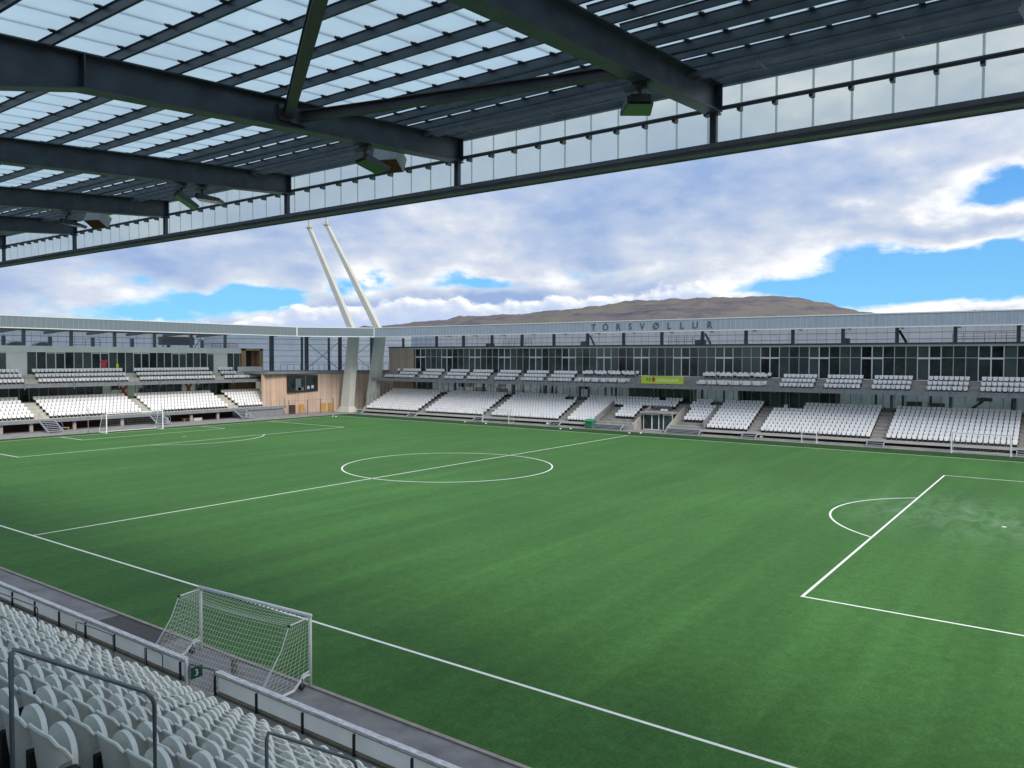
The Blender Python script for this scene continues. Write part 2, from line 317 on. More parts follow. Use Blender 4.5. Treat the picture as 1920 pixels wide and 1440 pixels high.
# ------------------------------------------------------------------ mesh helpers
def tag(o, label=None, cat=None, group=None, kind=None):
    if label: o['label'] = label
    if cat: o['category'] = cat
    if group: o['group'] = group
    if kind: o['kind'] = kind
    return o
WL = {}
def wloc(o):
    return WL.get(o.name, Vector((0, 0, 0))) if o else Vector((0, 0, 0))
class MB:
    def __init__(s): s.v = []; s.f = []; s.m = []; s.T = None
    def add(s, vs, fs, mi=0):
        n = len(s.v)
        if s.T: vs = [s.T(*p) for p in vs]
        s.v += [tuple(p) for p in vs]; s.f += [tuple(i+n for i in q) for q in fs]; s.m += [mi]*len(fs)
    def box(s, x0, x1, y0, y1, z0, z1, mi=0):
        vs = [(x, y, z) for z in (z0, z1) for y in (y0, y1) for x in (x0, x1)]
        s.add(vs, [(0, 2, 3, 1), (4, 5, 7, 6), (0, 1, 5, 4), (2, 6, 7, 3), (0, 4, 6, 2), (1, 3, 7, 5)], mi); return s
    def quad(s, a, b, c, d, mi=0): s.add([a, b, c, d], [(0, 1, 2, 3)], mi); return s
    def bar(s, p, q, w, h, mi=0, up=(0, 0, 1)):
        p, q = Vector(p), Vector(q); d = (q-p).normalized(); U = Vector(up)
        a = d.cross(U)
        if a.length < 1e-4: a = d.cross(Vector((0, 1, 0)))
        a.normalize(); b = a.cross(d)
        vs = [e + a*i*w/2 + b*j*h/2 for e in (p, q) for j in (-1, 1) for i in (-1, 1)]
        s.add(vs, [(0, 1, 3, 2), (4, 6, 7, 5), (0, 4, 5, 1), (2, 3, 7, 6), (0, 2, 6, 4), (1, 5, 7, 3)], mi); return s
    def tube(s, pts, rad, n=8, mi=0, cap=True):
        pts = [Vector(p) for p in pts]; rings = []
        for i, p in enumerate(pts):
            d = ((pts[min(i+1, len(pts)-1)]-pts[max(i-1, 0)])).normalized()
            a = d.cross(Vector((0, 0, 1)))
            if a.length < 1e-3: a = d.cross(Vector((1, 0, 0)))
            a.normalize(); b = a.cross(d)
            rr = rad[i] if isinstance(rad, (list, tuple)) else rad
            rings.append([p + a*math.cos(2*math.pi*k/n)*rr + b*math.sin(2*math.pi*k/n)*rr for k in range(n)])
        vs = [q for g in rings for q in g]; fs = []
        for i in range(len(rings)-1):
            for k in range(n): fs.append((i*n+k, i*n+(k+1) % n, (i+1)*n+(k+1) % n, (i+1)*n+k))
        if cap: fs.append(tuple(reversed(range(n)))); fs.append(tuple(range((len(rings)-1)*n, len(rings)*n)))
        s.add(vs, fs, mi); return s
    def ibeam(s, p, q, depth, fw, ft=.022, wt=.014, mi=0):      # p, q run along the top centre line; depth may be (d0, d1)
        d0, d1 = depth if isinstance(depth, tuple) else (depth, depth)
        p, q = Vector(p), Vector(q); Z = Vector((0, 0, 1))
        s.bar(p-Z*ft/2, q-Z*ft/2, fw, ft, mi); s.bar(p-Z*(d0-ft/2), q-Z*(d1-ft/2), fw, ft, mi)
        d = (q-p).normalized(); a = d.cross(Z).normalized()*wt/2
        s.add([p-a-Z*ft, p+a-Z*ft, q+a-Z*ft, q-a-Z*ft, p-a-Z*(d0-ft), p+a-Z*(d0-ft), q+a-Z*(d1-ft), q-a-Z*(d1-ft)],
              [(0, 3, 7, 4), (1, 5, 6, 2), (0, 4, 5, 1), (3, 2, 6, 7)], mi); return s
    def prism(s, prof, axis, a, b, mi=0):        # prof: 2D points, extruded along axis between a and b
        n = len(prof); vs = []
        for t in (a, b):
            for (pp, qq) in prof:
                vs.append((t, pp, qq) if axis == 0 else ((pp, t, qq) if axis == 1 else (pp, qq, t)))
        fs = [tuple(range(n)), tuple(reversed(range(n, 2*n)))] + [(i, i+n, (i+1) % n+n, (i+1) % n) for i in range(n)]
        s.add(vs, fs, mi); return s
    def build(s, name, mats, parent=None, smooth=False, origin=None, **kw):
        me = bpy.data.meshes.new(name); o0 = wloc(parent) if parent else Vector(origin or (0, 0, 0))
        me.from_pydata([(v[0]-o0.x, v[1]-o0.y, v[2]-o0.z) for v in s.v], [], s.f)
        if not isinstance(mats, (list, tuple)): mats = [mats]
        for mm in mats: me.materials.append(mm)
        me.polygons.foreach_set('material_index', s.m)
        if smooth: me.polygons.foreach_set('use_smooth', [True]*len(s.f))
        me.update(); fixn(me)
        o = bpy.data.objects.new(name, me); COL.objects.link(o)
        if parent: o.parent = parent; WL[o.name] = o0
        else: o.location = o0; WL[o.name] = o0
        return tag(o, **kw)
import bmesh
def fixn(me):
    bm = bmesh.new(); bm.from_mesh(me); bmesh.ops.recalc_face_normals(bm, faces=bm.faces); bm.to_mesh(me); bm.free()
def thing(name, label, cat, loc=(0, 0, 0), group=None):
    o = bpy.data.objects.new(name, None); COL.objects.link(o); o.location = loc; WL[o.name] = Vector(loc)
    o.empty_display_size = .2
    return tag(o, label, cat, group)
def dup(o, parent=None, loc=None):
    c = o.copy(); COL.objects.link(c)
    if parent: c.parent = parent
    if loc is not None: c.location = loc
    return c
def text_mesh(txt, size, extrude, name):
    cu = bpy.data.curves.new(name, 'FONT'); cu.body = txt; cu.size = size; cu.extrude = extrude; cu.align_x = 'CENTER'; cu.resolution_u = 3
    o = bpy.data.objects.new(name, cu); COL.objects.link(o)
    dg = bpy.context.evaluated_depsgraph_get(); me = bpy.data.meshes.new_from_object(o.evaluated_get(dg))
    bpy.data.objects.remove(o); return me
ORD = ['zeroth', 'first', 'second', 'third', 'fourth', 'fifth', 'sixth', 'seventh', 'eighth', 'ninth', 'tenth', 'eleventh', 'twelfth', 'thirteenth', 'fourteenth',
       'fifteenth', 'sixteenth', 'seventeenth', 'eighteenth', 'nineteenth', 'twentieth', 'twenty-first', 'twenty-second', 'twenty-third', 'twenty-fourth', 'twenty-fifth',
       'twenty-sixth', 'twenty-seventh', 'twenty-eighth', 'twenty-ninth', 'thirtieth', 'thirty-first', 'thirty-second']

# ------------------------------------------------------------------ ground and pitch
HL, HW = 52.5, 33.73
def sheet(x0, x1, y0, y1, z, n=1):
    m = MB(); m.quad((x0, y0, z), (x1, y0, z), (x1, y1, z), (x0, y1, z)); return m
sheet(-9000, 9000, -9000, 9000, -.30).build('ground', LAND, kind='structure')
sheet(-64, 75, -41, 58, -.012).build('asphalt_path', ASPH, kind='structure')
m = MB(); m.box(-54.9, 58, -37.35, 38.2, -.2, -.004); m.build('turf_run_off', GRASSD, kind='structure')
sheet(-52.7, 53.5, -37.3, HW+.1, 0).build('football_pitch', GRASS, kind='structure')
m = MB(); m.box(-55.0, 58, -37.49, -37.36, -.2, .03); m.build('kerb', KERB, kind='structure')
m = MB(); m.box(-55.02, -54.91, -37.3, 38.2, -.2, .012); m.build('kerb', KERB, kind='structure')
sheet(16.35, 20.4, -39.9, -37.5, -.006).build('asphalt_patch', ASPHD, kind='structure')
def blobsheet(pts, z, name):
    m = MB(); n = len(pts); cx = sum(a for a, b in pts)/n; cy = sum(b for a, b in pts)/n
    m.add([(cx, cy, z)]+[(a, b, z) for a, b in pts], [(0, i+1, (i+1) % n+1) for i in range(n)]); m.build(name, DAMP, kind='structure')
lines = MB(); LZ = .005; LW = .12
def hl(x0, x1, y, w=LW): lines.quad((x0, y-w/2, LZ), (x1, y-w/2, LZ), (x1, y+w/2, LZ), (x0, y+w/2, LZ))
def vl(x, y0, y1, w=LW): lines.quad((x-w/2, y0, LZ), (x+w/2, y0, LZ), (x+w/2, y1, LZ), (x-w/2, y1, LZ))
def arc(cx, cy, rad, a0, a1, n=72):
    for i in range(n):
        t0 = a0+(a1-a0)*i/n; t1 = a0+(a1-a0)*(i+1)/n
        P = [(cx+rr*math.cos(t), cy+rr*math.sin(t), LZ) for t in (t0, t1) for rr in (rad-LW/2, rad+LW/2)]
        lines.quad(P[0], P[1], P[3], P[2])
hl(-HL-LW/2, HL+LW/2, -HW); hl(-HL-LW/2, HL+LW/2, HW)
for x in (-HL, 0, HL): vl(x, -HW+LW/2, HW-LW/2)
arc(0, 0, 9.15, 0, 2*math.pi, 128); arc(0, 0, .11, 0, 6.2832, 12)
for s in (-1, 1):
    gx = s*HL
    for dx, yy in ((16.5, 20.16), (5.5, 9.16)):
        vl(gx-s*dx, -yy-LW/2, yy+LW/2)
        for q in (-1, 1): hl(min(gx-s*LW/2, gx-s*(dx-LW/2)), max(gx-s*LW/2, gx-s*(dx-LW/2)), q*yy)
    a = math.acos(5.5/9.15)
    base = math.pi if s > 0 else 0
    arc(gx-s*11, 0, 9.15, base-a, base+a, 48); arc(gx-s*11, 0, .07, 0, 6.2832, 12)
lines.build('pitch_markings', LINE, kind='structure')

# ------------------------------------------------------------------ mountain beyond the roof
def build_hill():
    from mathutils import noise as mn
    def prof(x):
        P = [(-3400, 95), (-2900, 120), (-2507, 140), (-2330, 158), (-1980, 180), (-1760, 178), (-1513, 195), (-1330, 203), (-1260, 217), (-1100, 217), (-1020, 212), (-920, 219), (-780, 216), (-700, 208), (-615, 181), (-490, 148), (-330, 138), (0, 110), (600, 80)]
        for (a, b), (c, d) in zip(P, P[1:]):
            if a <= x <= c: t = (x-a)/(c-a); t = t*t*(3-2*t)*.5+t*.5; return b+(d-b)*t
        return 60
    nx, ny = 420, 110; vs = []; fs = []
    for j in range(ny):
        for i in range(nx):
            x = -3400+i*4000/(nx-1); y = 1500+j*2000/(ny-1)
            t = (y-1500)/1000
            h = prof(x)*(1 if t > 1 else max(0, t)**.55)
            st = h/26; h2 = (math.floor(st)+min(1, (st-math.floor(st))*1.6)**2.0)*26      # basalt ledges
            h = h*.55+h2*.45 if t <= 1 else h-(t-1)*60
            h += mn.fractal(Vector((x*.006, y*.006, 0)), 1, 2, 5)*11 + mn.fractal(Vector((x*.025, y*.025, 5)), 1, 2, 4)*6
            vs.append((x, y, h-2))
    for j in range(ny-1):
        for i in range(nx-1): a = j*nx+i; fs.append((a, a+1, a+nx+1, a+nx))
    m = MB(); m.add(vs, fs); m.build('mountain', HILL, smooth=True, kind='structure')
build_hill()

# ------------------------------------------------------------------ near stand (the one the photo is taken from)
GX = [39.3-6.08*k for k in range(-3, 11)]
def gtop(y): return 14.47+.083*(y+38.4)
def gbot(y):
    z = 13.97+.0815*(y+38.2)
    if y < -46.55: z = 13.29-.25*(-46.55-max(y, -52))
    return z
XL, XR = -22, 62
near = thing('grandstand', 'near stand with dark steel girders under a translucent roof, above white seats', 'grandstand', (20, -48, 0))
def ztop(i): return 1.42+.488*(i-1)
def yrow(i): return -41.4-.725*(i-1)
tm = MB()
tm.box(XL, XR, -41.05, -40.14, -.3, ztop(1)-.85-.02)
for i in range(1, 22):
    y1 = yrow(i)+.36; zf = ztop(i)-.85
    tm.box(XL, XR, y1-.725 if i < 21 else -58, y1, -.3, zf)
tm.build('terrace', CONC, near)
m = MB()
for ax in (24.0, 39.4):
    for i in range(1, 21):
        y1 = yrow(i)+.36; m.box(ax-.6, ax+.6, y1-.002, y1+.36, ztop(i)-.85-.48, ztop(i)-.85-.244)
m.build('aisle_step', CONC, near)
MB().box(XL, XR, -58.3, -58.02, 0, 12.9).build('back_wall', CONCD, near)
for k, gx in enumerate(GX):
    m = MB()
    ys = [-58, -52, -46.55, -38.22]
    m.bar((gx, -58, gtop(-58)-.011), (gx, -38.22, gtop(-38.22)-.011), .30, .022)
    for a, b in zip(ys, ys[1:]):
        m.bar((gx, a, gbot(a)+.011), (gx, b, gbot(b)+.011), .30, .022)
        w = .008
        m.add([(gx-w, a, gtop(a)-.02), (gx+w, a, gtop(a)-.02), (gx+w, b, gtop(b)-.02), (gx-w, b, gtop(b)-.02),
               (gx-w, a, gbot(a)+.02), (gx+w, a, gbot(a)+.02), (gx+w, b, gbot(b)+.02), (gx-w, b, gbot(b)+.02)], [(0, 3, 7, 4), (1, 5, 6, 2), (3, 2, 6, 7)])
    m.box(gx-.15, gx+.15, -38.24, -38.215, gbot(-38.2), gtop(-38.2))
    for yy in (-46.55,):
        m.box(gx-.145, gx-.009, yy-.01, yy+.01, gbot(yy)+.022, gtop(yy)-.022); m.box(gx+.009, gx+.145, yy-.01, yy+.01, gbot(yy)+.022, gtop(yy)-.022)
    g = m.build('girder', STEEL, near)
    m = MB(); m.box(gx-.06, gx+.06, -38.30, -38.20, 13.42, gbot(-38.25)-.001); m.box(gx-.11, gx+.11, -38.36, -38.16, gbot(-38.25)-.03, gbot(-38.25)-.001); m.build('fascia_post', STEEL, near)
    MB().box(gx-.15, gx+.15, -58, -57.6, ztop(20)-.9, gbot(-58)+.02).build('column', STEEL, near)
PY = [-38.58-.932*k for k in range(21)]
JX = [39.3+.45-.625*k for k in range(-34, 98)]
PUR = [(y, XL) for y in PY]+[(y-.466, XL if y > -41.0 else 39.3) for y in PY if y > -47]
XL0 = XL
for k, (y, XL) in enumerate(PUR):
    z = gtop(y)+.002; m = MB()
    if k >= len(PY): z += .035
    D_ = .138 if k < len(PY) else .103
    m.box(XL, XR, y-.005, y+.005, z+.010, z+D_); m.box(XL, XR, y-.022, y+.022, z, z+.010); m.box(XL, XR, y-.024, y+.024, z+D_, z+D_+.010)
    m.box(XL, XR, y-.0219, y-.017, z+.010, z+.03)
    if y > -50 and k < len(PY):
        for x in JX:
            if max(0, XL) < x < 50: m.box(x-.04, x+.04, y-.095, y-.025, z+.126, z+.144); m.box(x-.015, x+.015, y-.125, y-.095, z+.130, z+.147)
    m.build('purlin', STEEL, near)
XL = XL0
zs = lambda y: gtop(y)+.16
m = MB(); m.quad((XL, -58.3, zs(-58.3)), (XR, -58.3, zs(-58.3)), (XR, -38.02, zs(-38.02)), (XL, -38.02, zs(-38.02)))
m.build('roof_panel', POLYROOF, near)
m = MB()
for x in JX: m.bar((x, -58.2, zs(-58.2)+.05), (x, -38.05, zs(-38.05)+.05), .028, .02)
m.build('panel_joint', JOINT, near)
m = MB(); m.quad((XL, -38.06, 13.3), (XR, -38.06, 13.3), (XR, -38.06, 14.68), (XL, -38.06, 14.68)); m.build('fascia_panel', POLYF, near)
m = MB()
for x in JX:
    m.quad((x-.02, -38.08, 13.40), (x+.02, -38.08, 13.40), (x+.02, -38.08, 14.66), (x-.02, -38.08, 14.66))
m.build('fascia_joint', POLYJ, near)
m = MB(); m.tube([(XL, -38.25, 14.03), (XR, -38.25, 14.03)], .042, 8)
for x in JX: m.box(x-.035, x+.035, -38.23, -38.09, 13.955, 14.005); m.box(x-.035, x+.035, -38.21, -38.09, 14.0, 14.06)
m.build('fascia_rail', STEEL, near)
m = MB(); m.box(XL, XR, -38.30, -38.10, 13.34, 13.42); m.box(XL, XR, -38.24, -37.98, 13.27, 13.338); m.box(XL, XR, -38.0, -37.97, 13.25, 13.36)
m.build('gutter', EDGE, near)
m = MB(); m.box(XL, XR, -38.20, -38.095, 14.45, 14.66); m.build('edge_beam', STEEL, near)
m = MB()
for yy in (-39.42, -39.18): m.box(XL, XR, yy-.008, yy+.008, gtop(yy)-.12, gtop(yy)-.05)
for k in range(int((XR-XL)/.3)): x = XL+.3*k; m.box(x-.006, x+.006, -39.41, -39.19, gtop(-39.3)-.12, gtop(-39.3)-.108)
for k in range(int((XR-XL)/2.05)):
    x = XL+1+2.05*k; m.bar((x, -39.5, gtop(-39.3)-.135), (x+.02, -39.1, gtop(-39.3)-.135), .03, .03); m.box(x-.008, x+.008, -39.31, -39.29, gtop(-39.3)-.14, gtop(-39.3)+.01)
m.build('cable_tray', EDGE, near)
m = MB(); m.tube([(XL, -39.02, gtop(-39)-.06), (XR, -39.02, gtop(-39)-.06)], .018, 6); m.build('cable', BLACK, near)
m = MB(); m.ibeam((33.32, -42.75, 13.93), (39.15, -41.0, 14.05), .17, .15, .014, .01); m.box(33.22, 33.3, -42.95, -42.6, 13.7, 13.98); m.build('roof_brace', STEELB, near)
m = MB(); m.ibeam((33.3, -43.0, 13.93), (39.2, -47.0, 13.72), .17, .17, .014, .01); m.box(33.22, 33.3, -43.2, -42.96, 13.7, 13.98); m.build('roof_brace', STEELB, near)

# floodlights hung under the girders
def floodlight(label, gx, y, yaw, tilt, n=1):
    z = gbot(y)-.01
    t = thing('floodlight', label, 'floodlight', (gx, y, z), 'floodlights under the near girders')
    b = MB(); b.box(gx-.17, gx+.17, y-.06, y+.06, z-.02, z); b.box(gx-.30, gx+.10, y-.05, y+.05, z-.10, z-.021); b.tube([(gx-.05, y, z-.1), (gx-.05, y, z-.2)], .035, 8)
    b.build('bracket', LAMPB, t)
    M3 = Matrix.Rotation(yaw, 3, 'Z') @ Matrix.Rotation(tilt, 3, 'X')
    P = Vector((gx-.05, y, z-.19))
    def T(x, yy, zz): return P + M3 @ Vector((x, yy, zz))
    h = MB(); h.T = T
    top = [(-.20, 0), (.20, 0), (.24, .52), (-.24, .52)]
    v = [(a, b_-.02, -.02) for a, b_ in top] + [(-.20, -.06, -.17), (.20, -.06, -.17), (.24, .5, -.10), (-.24, .5, -.10)]
    h.add(v, [(0, 1, 2, 3), (0, 4, 5, 1), (1, 5, 6, 2), (2, 6, 7, 3), (3, 7, 4, 0)])
    h.build('housing', LAMPB, t)
    g = MB(); g.T = T; g.add([(-.19, -.04, -.165), (.19, -.04, -.165), (.225, .49, -.098), (-.225, .49, -.098)], [(0, 1, 2, 3)]); g.build('lamp_glass', LAMPG, t)
    e = MB(); e.T = T; e.box(-.16, .16, -.10, -.03, -.15, -.03); e.build('end_cap', BLACK, t)
    return t
floodlight('dark floodlight with green glass under the girder nearest the right', 39.3, -41.1, R(35), R(-8))
floodlight('dark floodlight hung beside the brown speaker, under the big haunched girder', 33.22, -41.05, R(-12), R(-22))
floodlight('steeply tilted floodlight of the pair under the third girder', 27.0, -41.25, R(-22), R(-38))
floodlight('flat black-ended floodlight of the pair under the third girder', 27.1, -40.75, R(-48), R(-14))
floodlight('small floodlight under the fourth girder, pointing right toward the sky', 20.75, -41.1, R(-48), R(-16))
def speaker(label, x, y, z, yaw, s=1.0):
    t = thing('loudspeaker', label, 'loudspeaker', (x, y, z), 'weathered loudspeakers under the near roof')
    M3 = Matrix.Rotation(yaw, 3, 'Z') @ Matrix.Rotation(R(-28), 3, 'X'); P = Vector((x, y, z))
    def T(a, b, c): return P + M3 @ Vector((a*s, b*s, c*s))
    m = MB(); m.T = T; m.box(-.30, .30, -.22, .22, -.17, .20); m.build('cabinet', SPKG, t)
    m = MB(); m.T = T; m.box(-.28, .28, -.205, .205, -.182, -.171); m.build('rotten_base', RUSTW, t)
    m = MB(); m.bar((x, y, z+.15), (x, y, gtop(y)), .04, .04); m.build('hanger', STEEL, t)
speaker('grey loudspeaker with rotten brown base behind the second girder floodlight', 32.15, -39.35, 13.93, R(20))
speaker('small grey loudspeaker with brown base below the fourth girder', 19.05, -39.4, 13.92, R(20))
speaker('pale rust-bottomed loudspeaker cut off at the top right corner', 44.42, -39.6, 14.02, R(60))
m = MB(); m.tube([(26.95, -41.6, 14.2), (26.93, -41.35, 14.0), (26.94, -41.1, 13.7)], .007, 5); m.tube([(44.1, -39.7, 14.4), (44.05, -39.6, 14.1), (44.12, -39.5, 13.9)], .007, 5)
tag(m.build('cable', JOINTL, near))

# perimeter wall in front of the near seats
def wall(label, x0, x1, posts):
    t = thing('perimeter_wall', label, 'wall', (x0, -40, 0), 'board walls before the near seats')
    MB().box(x0, x1, -40.10, -39.98, -.3, .42).build('plinth', CONC, t)
    MB().box(x0, x1, -40.115, -40.03, .42, .50).build('channel', STEEL, t)
    MB().box(x0, x1, -40.11, -39.97, .50, .60).build('timber_ledge', LEDGE, t)
    MB().quad((x0, -40.0, .60), (x1, -40.0, .60), (x1, -40.0, 1.06), (x0, -40.0, 1.06)).build('board', BOARDP, t)
    m = MB(); m.box(x0-.03, x1+.03, -40.09, -39.93, 1.075, 1.14, 0); m.box(x0-.03, x1+.03, -40.085, -40.06, 1.05, 1.074, 1); m.build('cap', [CAPW, LEDGE], t)
    for x in posts: MB().box(x-.024, x+.024, -40.17, -40.117, 0, 1.06).build('post', BLACK, t)
wall('long white board wall with weathered cap, left of gate three', -12, 24.85, [24.8-1.8*k for k in range(20)])
wall('white board wall with weathered cap, right of gate three', 26.4, 56, [26.45+1.78*k for k in range(14)])
g = thing('gate', 'low tubular gate standing between the two perimeter walls', 'gate', (25.0, -40, 0))
m = MB(); m.tube([(25.0, -40.0, 0), (25.0, -40.0, .93), (25.04, -39.99, 1.0), (25.9, -39.84, 1.0), (25.97, -39.83, .93), (25.97, -39.83, 0)], .022, 8); m.bar((25, -40, .12), (25.97, -39.83, .12), .04, .05); m.build('frame', STEELM, g)
m = MB(); m.box(24.87, 24.93, -40.06, -39.98, 0, 1.12); m.tube([(24.96, -40.05, 0), (24.96, -40.05, 1.05)], .02, 8); m.build('hinge_post', WHITE, g)
sg = thing('gate_sign', 'small dark green number sign fixed on the gate', 'sign', (25.03, -39.8, .72))
MB().box(25.03, 25.045, -39.98, -39.62, .56, .88).build('board', SIGNG, sg)
me = text_mesh('3', .26, .002, 'numeral'); me.materials.append(INKW)
o = bpy.data.objects.new('numeral', me); COL.objects.link(o); o.parent = sg; o.location = (.017, 0, -.09); o.rotation_euler = (R(90), 0, R(90))
bo = thing('bollard', 'brown square bollard standing behind the goal net', 'bollard', (25.25, -38.75, 0))
MB().box(25.19, 25.31, -38.81, -38.69, -.02, .78).build('post', LEDGE, bo); MB().box(25.185, 25.315, -38.815, -38.685, .78, .80).build('cap', STEELM, bo)
blobsheet([(27.3, -39.2), (27.6, -38.95), (28.0, -38.85), (28.4, -39.0), (28.5, -39.6), (27.6, -39.85), (27.2, -39.6)], -.005, 'damp_patch')
blobsheet([(34.1, -39.4), (34.4, -39.0), (34.9, -38.75), (35.5, -38.7), (36.3, -38.85), (37.2, -39.1), (37.6, -39.7), (34.3, -39.8)], -.005, 'damp_patch')
# handrails down the aisles
def handrail(label, x, y0, y1, rad=.0165):
    h = 1.36
    zf = lambda y: .57+.673*(-41.4-y)
    t = thing('handrail', label, 'handrail', (x, (y0+y1)/2, zf((y0+y1)/2)), 'aisle handrails of the near stand')
    def P(y, dz=0): return (x, y, zf(y)+h+dz)
    m = MB(); m.tube([(x, y0, zf(y0)), (x, y0, zf(y0)+h-.07), (x, y0+.02, zf(y0)+h-.02), P(y0+.07), P(y1-.07), (x, y1-.02, zf(y1)+h-.01), (x, y1, zf(y1)+h-.07), (x, y1, zf(y1)-.2)], rad, 10)
    m.build('rail', RAILG, t, smooth=True)
handrail('grey bent handrail crossing the biggest seats at lower left', 39.3, -49.9, -48.95)
handrail('grey handrail among the front seats at bottom centre', 39.3, -47.97, -46.96)
handrail('thin distant handrail at the left photo edge', 24.0, -44.3, -43.43, .016)
handrail('thin distant handrail with the thickest post, middle of three', 24.0, -42.52, -41.58, .016)
handrail('thin distant handrail nearest the gate sign', 24.0, -40.7, -40.2, .016)

# seats of the near stand
def seat_shell():
    m = MB(); nu, nv = 11, 12; F = []
    def P(a, b, t):                      # a across -1..1, b up 0..1
        wing = min(1, max(0, (b-.56)/.06))
        hw = .165+.058*wing
        z = .34+.515*b - .05*max(0, abs(a)-.72)**1.5/.148*max(0, b-.8)/.2
        y = .085-.065*b + abs(a)**4*(.025+.085*wing*(1-b)/.4)+t
        return (a*hw, y, z)
    for t in (0, .02):
        for j in range(nv):
            for i in range(nu): F.append(P(-1+2*i/(nu-1), j/(nv-1), t))
    n = nu*nv; fs = []
    for j in range(nv-1):
        for i in range(nu-1):
            a = j*nu+i; fs.append((a, a+1, a+nu+1, a+nu)); fs.append((n+a, n+a+nu, n+a+nu+1, n+a+1))
    ring = [i for i in range(nu)] + [j*nu+nu-1 for j in range(1, nv)] + [(nv-1)*nu+i for i in range(nu-2, -1, -1)] + [j*nu for j in range(nv-2, 0, -1)]
    for a, b in zip(ring, ring[1:]+ring[:1]): fs.append((a, n+a, n+b, b))
    m.add(F, fs)
    # rolled rim along the top edge and down the wings
    tr = [P(-1, .64+.09*k, .012) for k in range(4)]+[P(-1+2*i/16, 1, .012) for i in range(17)]+[P(1, 1-.09*k, .012) for k in range(1, 5)]
    m.tube([Vector(q) for q in tr], .0155, 6)
    return m
def seat_pan():
    m = MB(); out = []
    n = 14
    for k in range(n+1):
        a = math.pi*k/n; out.append((.205*math.cos(a), .62+.235*math.sin(a)**.85))
    out += [(-.19, .45), (-.12, .40), (.12, .40), (.19, .45)]
    N_ = len(out)
    def Y(z): return .165+.01*(z-.4)/.45
    fr = [(a, Y(b)+.042, b) for a, b in out]; bk = [(a, Y(b), b) for a, b in out]
    ins = [(a*.84, Y(b)+.016, .61+(b-.61)*.86) for a, b in out]
    m.add(fr+bk+ins, [tuple(range(N_))] + [(i, (i+1) % N_, (i+1) % N_+N_, i+N_) for i in range(N_)] +
          [(i+N_, (i+1) % N_+N_, (i+1) % N_+2*N_, i+2*N_) for i in range(N_)] + [tuple(reversed(range(2*N_, 3*N_)))])
    return m
def seat_bracket():
    m = MB(); m.box(.215, .285, .06, .19, .02, .62); m.box(-.215, .214, .10, .15, .34, .41); return m
def shade(o):
    o.data.polygons.foreach_set('use_smooth', [True]*len(o.data.polygons))
    md = o.modifiers.new('edge', 'EDGE_SPLIT'); md.split_angle = R(50)
def make_seat():
    t = thing('stadium_seat', 'seat', 'seat', (0, 0, 0), 'white tip-up seats of the near stand')
    shade(seat_shell().build('backrest', SEATN, t)); shade(seat_pan().build('seat_pan', SEATN, t)); seat_bracket().build('bracket', SEATBK, t)
    return t
def project(P):
    d = Vector(P)-CAM; z = d.dot(f)
    return (960+1462.43*d.dot(r2)/z, 720-1462.43*d.dot(u2)/z) if z > .1 else None
near_list, rest_list = [], []
for i in range(1, 13):
    y = yrow(i)-.17; zf = ztop(i)-.85
    last = 38.74 if i == 12 else 38.74
    for s in range(0, 66):
        x = last-.5*s
        if x < 4: break
        if 23.35 < x < 24.62: continue
        sec = 'A' if x > 24.5 else 'B'
        q = project((x, y+.2, zf+.7))
        vis = q and -40 < q[0] < 1980 and q[1] < 1475
        n = s+1 if sec == 'A' else int(round((23.35-x)/.5))+1
        (near_list if vis else rest_list).append(((Vector((x, y, zf))-CAM).length, x, y, zf, i, sec, n))
    if i <= 9:
        for s in range(12): rest_list.append((99, 40.25+.5*s, y, zf, i, 'C', s))
near_list.sort(); rest_list += near_list[300:]; near_list = near_list[:300]
proto = make_seat(); first = True
for (dd, x, y, zf, i, sec, n) in near_list:
    if first: t = proto; t.location = (x, y, zf); first = False
    else:
        t = proto.copy(); COL.objects.link(t); t.location = (x, y, zf)
        t.rotation_euler = (0, 0, R(random.uniform(-1.3, 1.3)))
        for ch in proto.children:
            c = ch.copy(); COL.objects.link(c); c.parent = t
            if ch.name.startswith('seat_pan'): c.rotation_euler = (R(random.uniform(-1.5, 1.5)), 0, 0)
    row = ORD[i]
    if sec == 'A': t['label'] = 'white folded seat, %s row up from the board wall, %s left of the near aisle' % (row, ORD[min(n, 32)])
    else: t['label'] = 'white folded seat, %s row up from the board wall, %s beyond the far aisle' % (row, ORD[min(n, 32)])

# ------------------------------------------------------------------ the far stands
SEATS = MB()       # every seat beyond the nearest three hundred: one mass
def far_seat(T, s, d, zf, hi=False):
    V = []; F = []; Mi = []
    prof = [(-.20, .80), (-.225, .77), (-.225, .62), (-.19, .44), (-.12, .385), (.12, .385), (.19, .44), (.225, .62), (.225, .77), (.20, .80)]
    n = len(prof)
    def lay(dd, k): return [(s+a*k, d+dd-(.0), zf+b) for a, b in prof]
    fr = lay(-.10, 1.0); bk = lay(.02, 1.0)
    fr = [(a, b+.10*(c-zf-.38), c) for a, b, c in fr]; bk = [(a, b+.10*(c-zf-.38), c) for a, b, c in bk]
    pan = [(s+a*.93, d-.17+.06*(zb-.38), zf+.36+(zb-.385)*.86) for a, zb in prof]; pb = [(a, b+.05, c) for a, b, c in pan]
    SEATS.T = T
    SEATS.add(fr+bk, [tuple(range(n)), tuple(reversed(range(n, 2*n)))]+[(i, i+n, (i+1) % n+n, (i+1) % n) for i in range(n)], 0)
    SEATS.add(pan+pb, [tuple(range(n))]+[(i, i+n, (i+1) % n+n, (i+1) % n) for i in range(n)], 0)
    SEATS.box(s-.17, s+.17, d-.06, d-.0, zf+.0, zf+.40, 1)
    SEATS.T = None
def seat_row(T, s0, s1, d, zf, pitch=.51):
    n = max(1, round((s1-s0)/pitch)); p = (s1-s0)/n
    for k in range(n): far_seat(T, s0+p*(k+.5), d, zf)
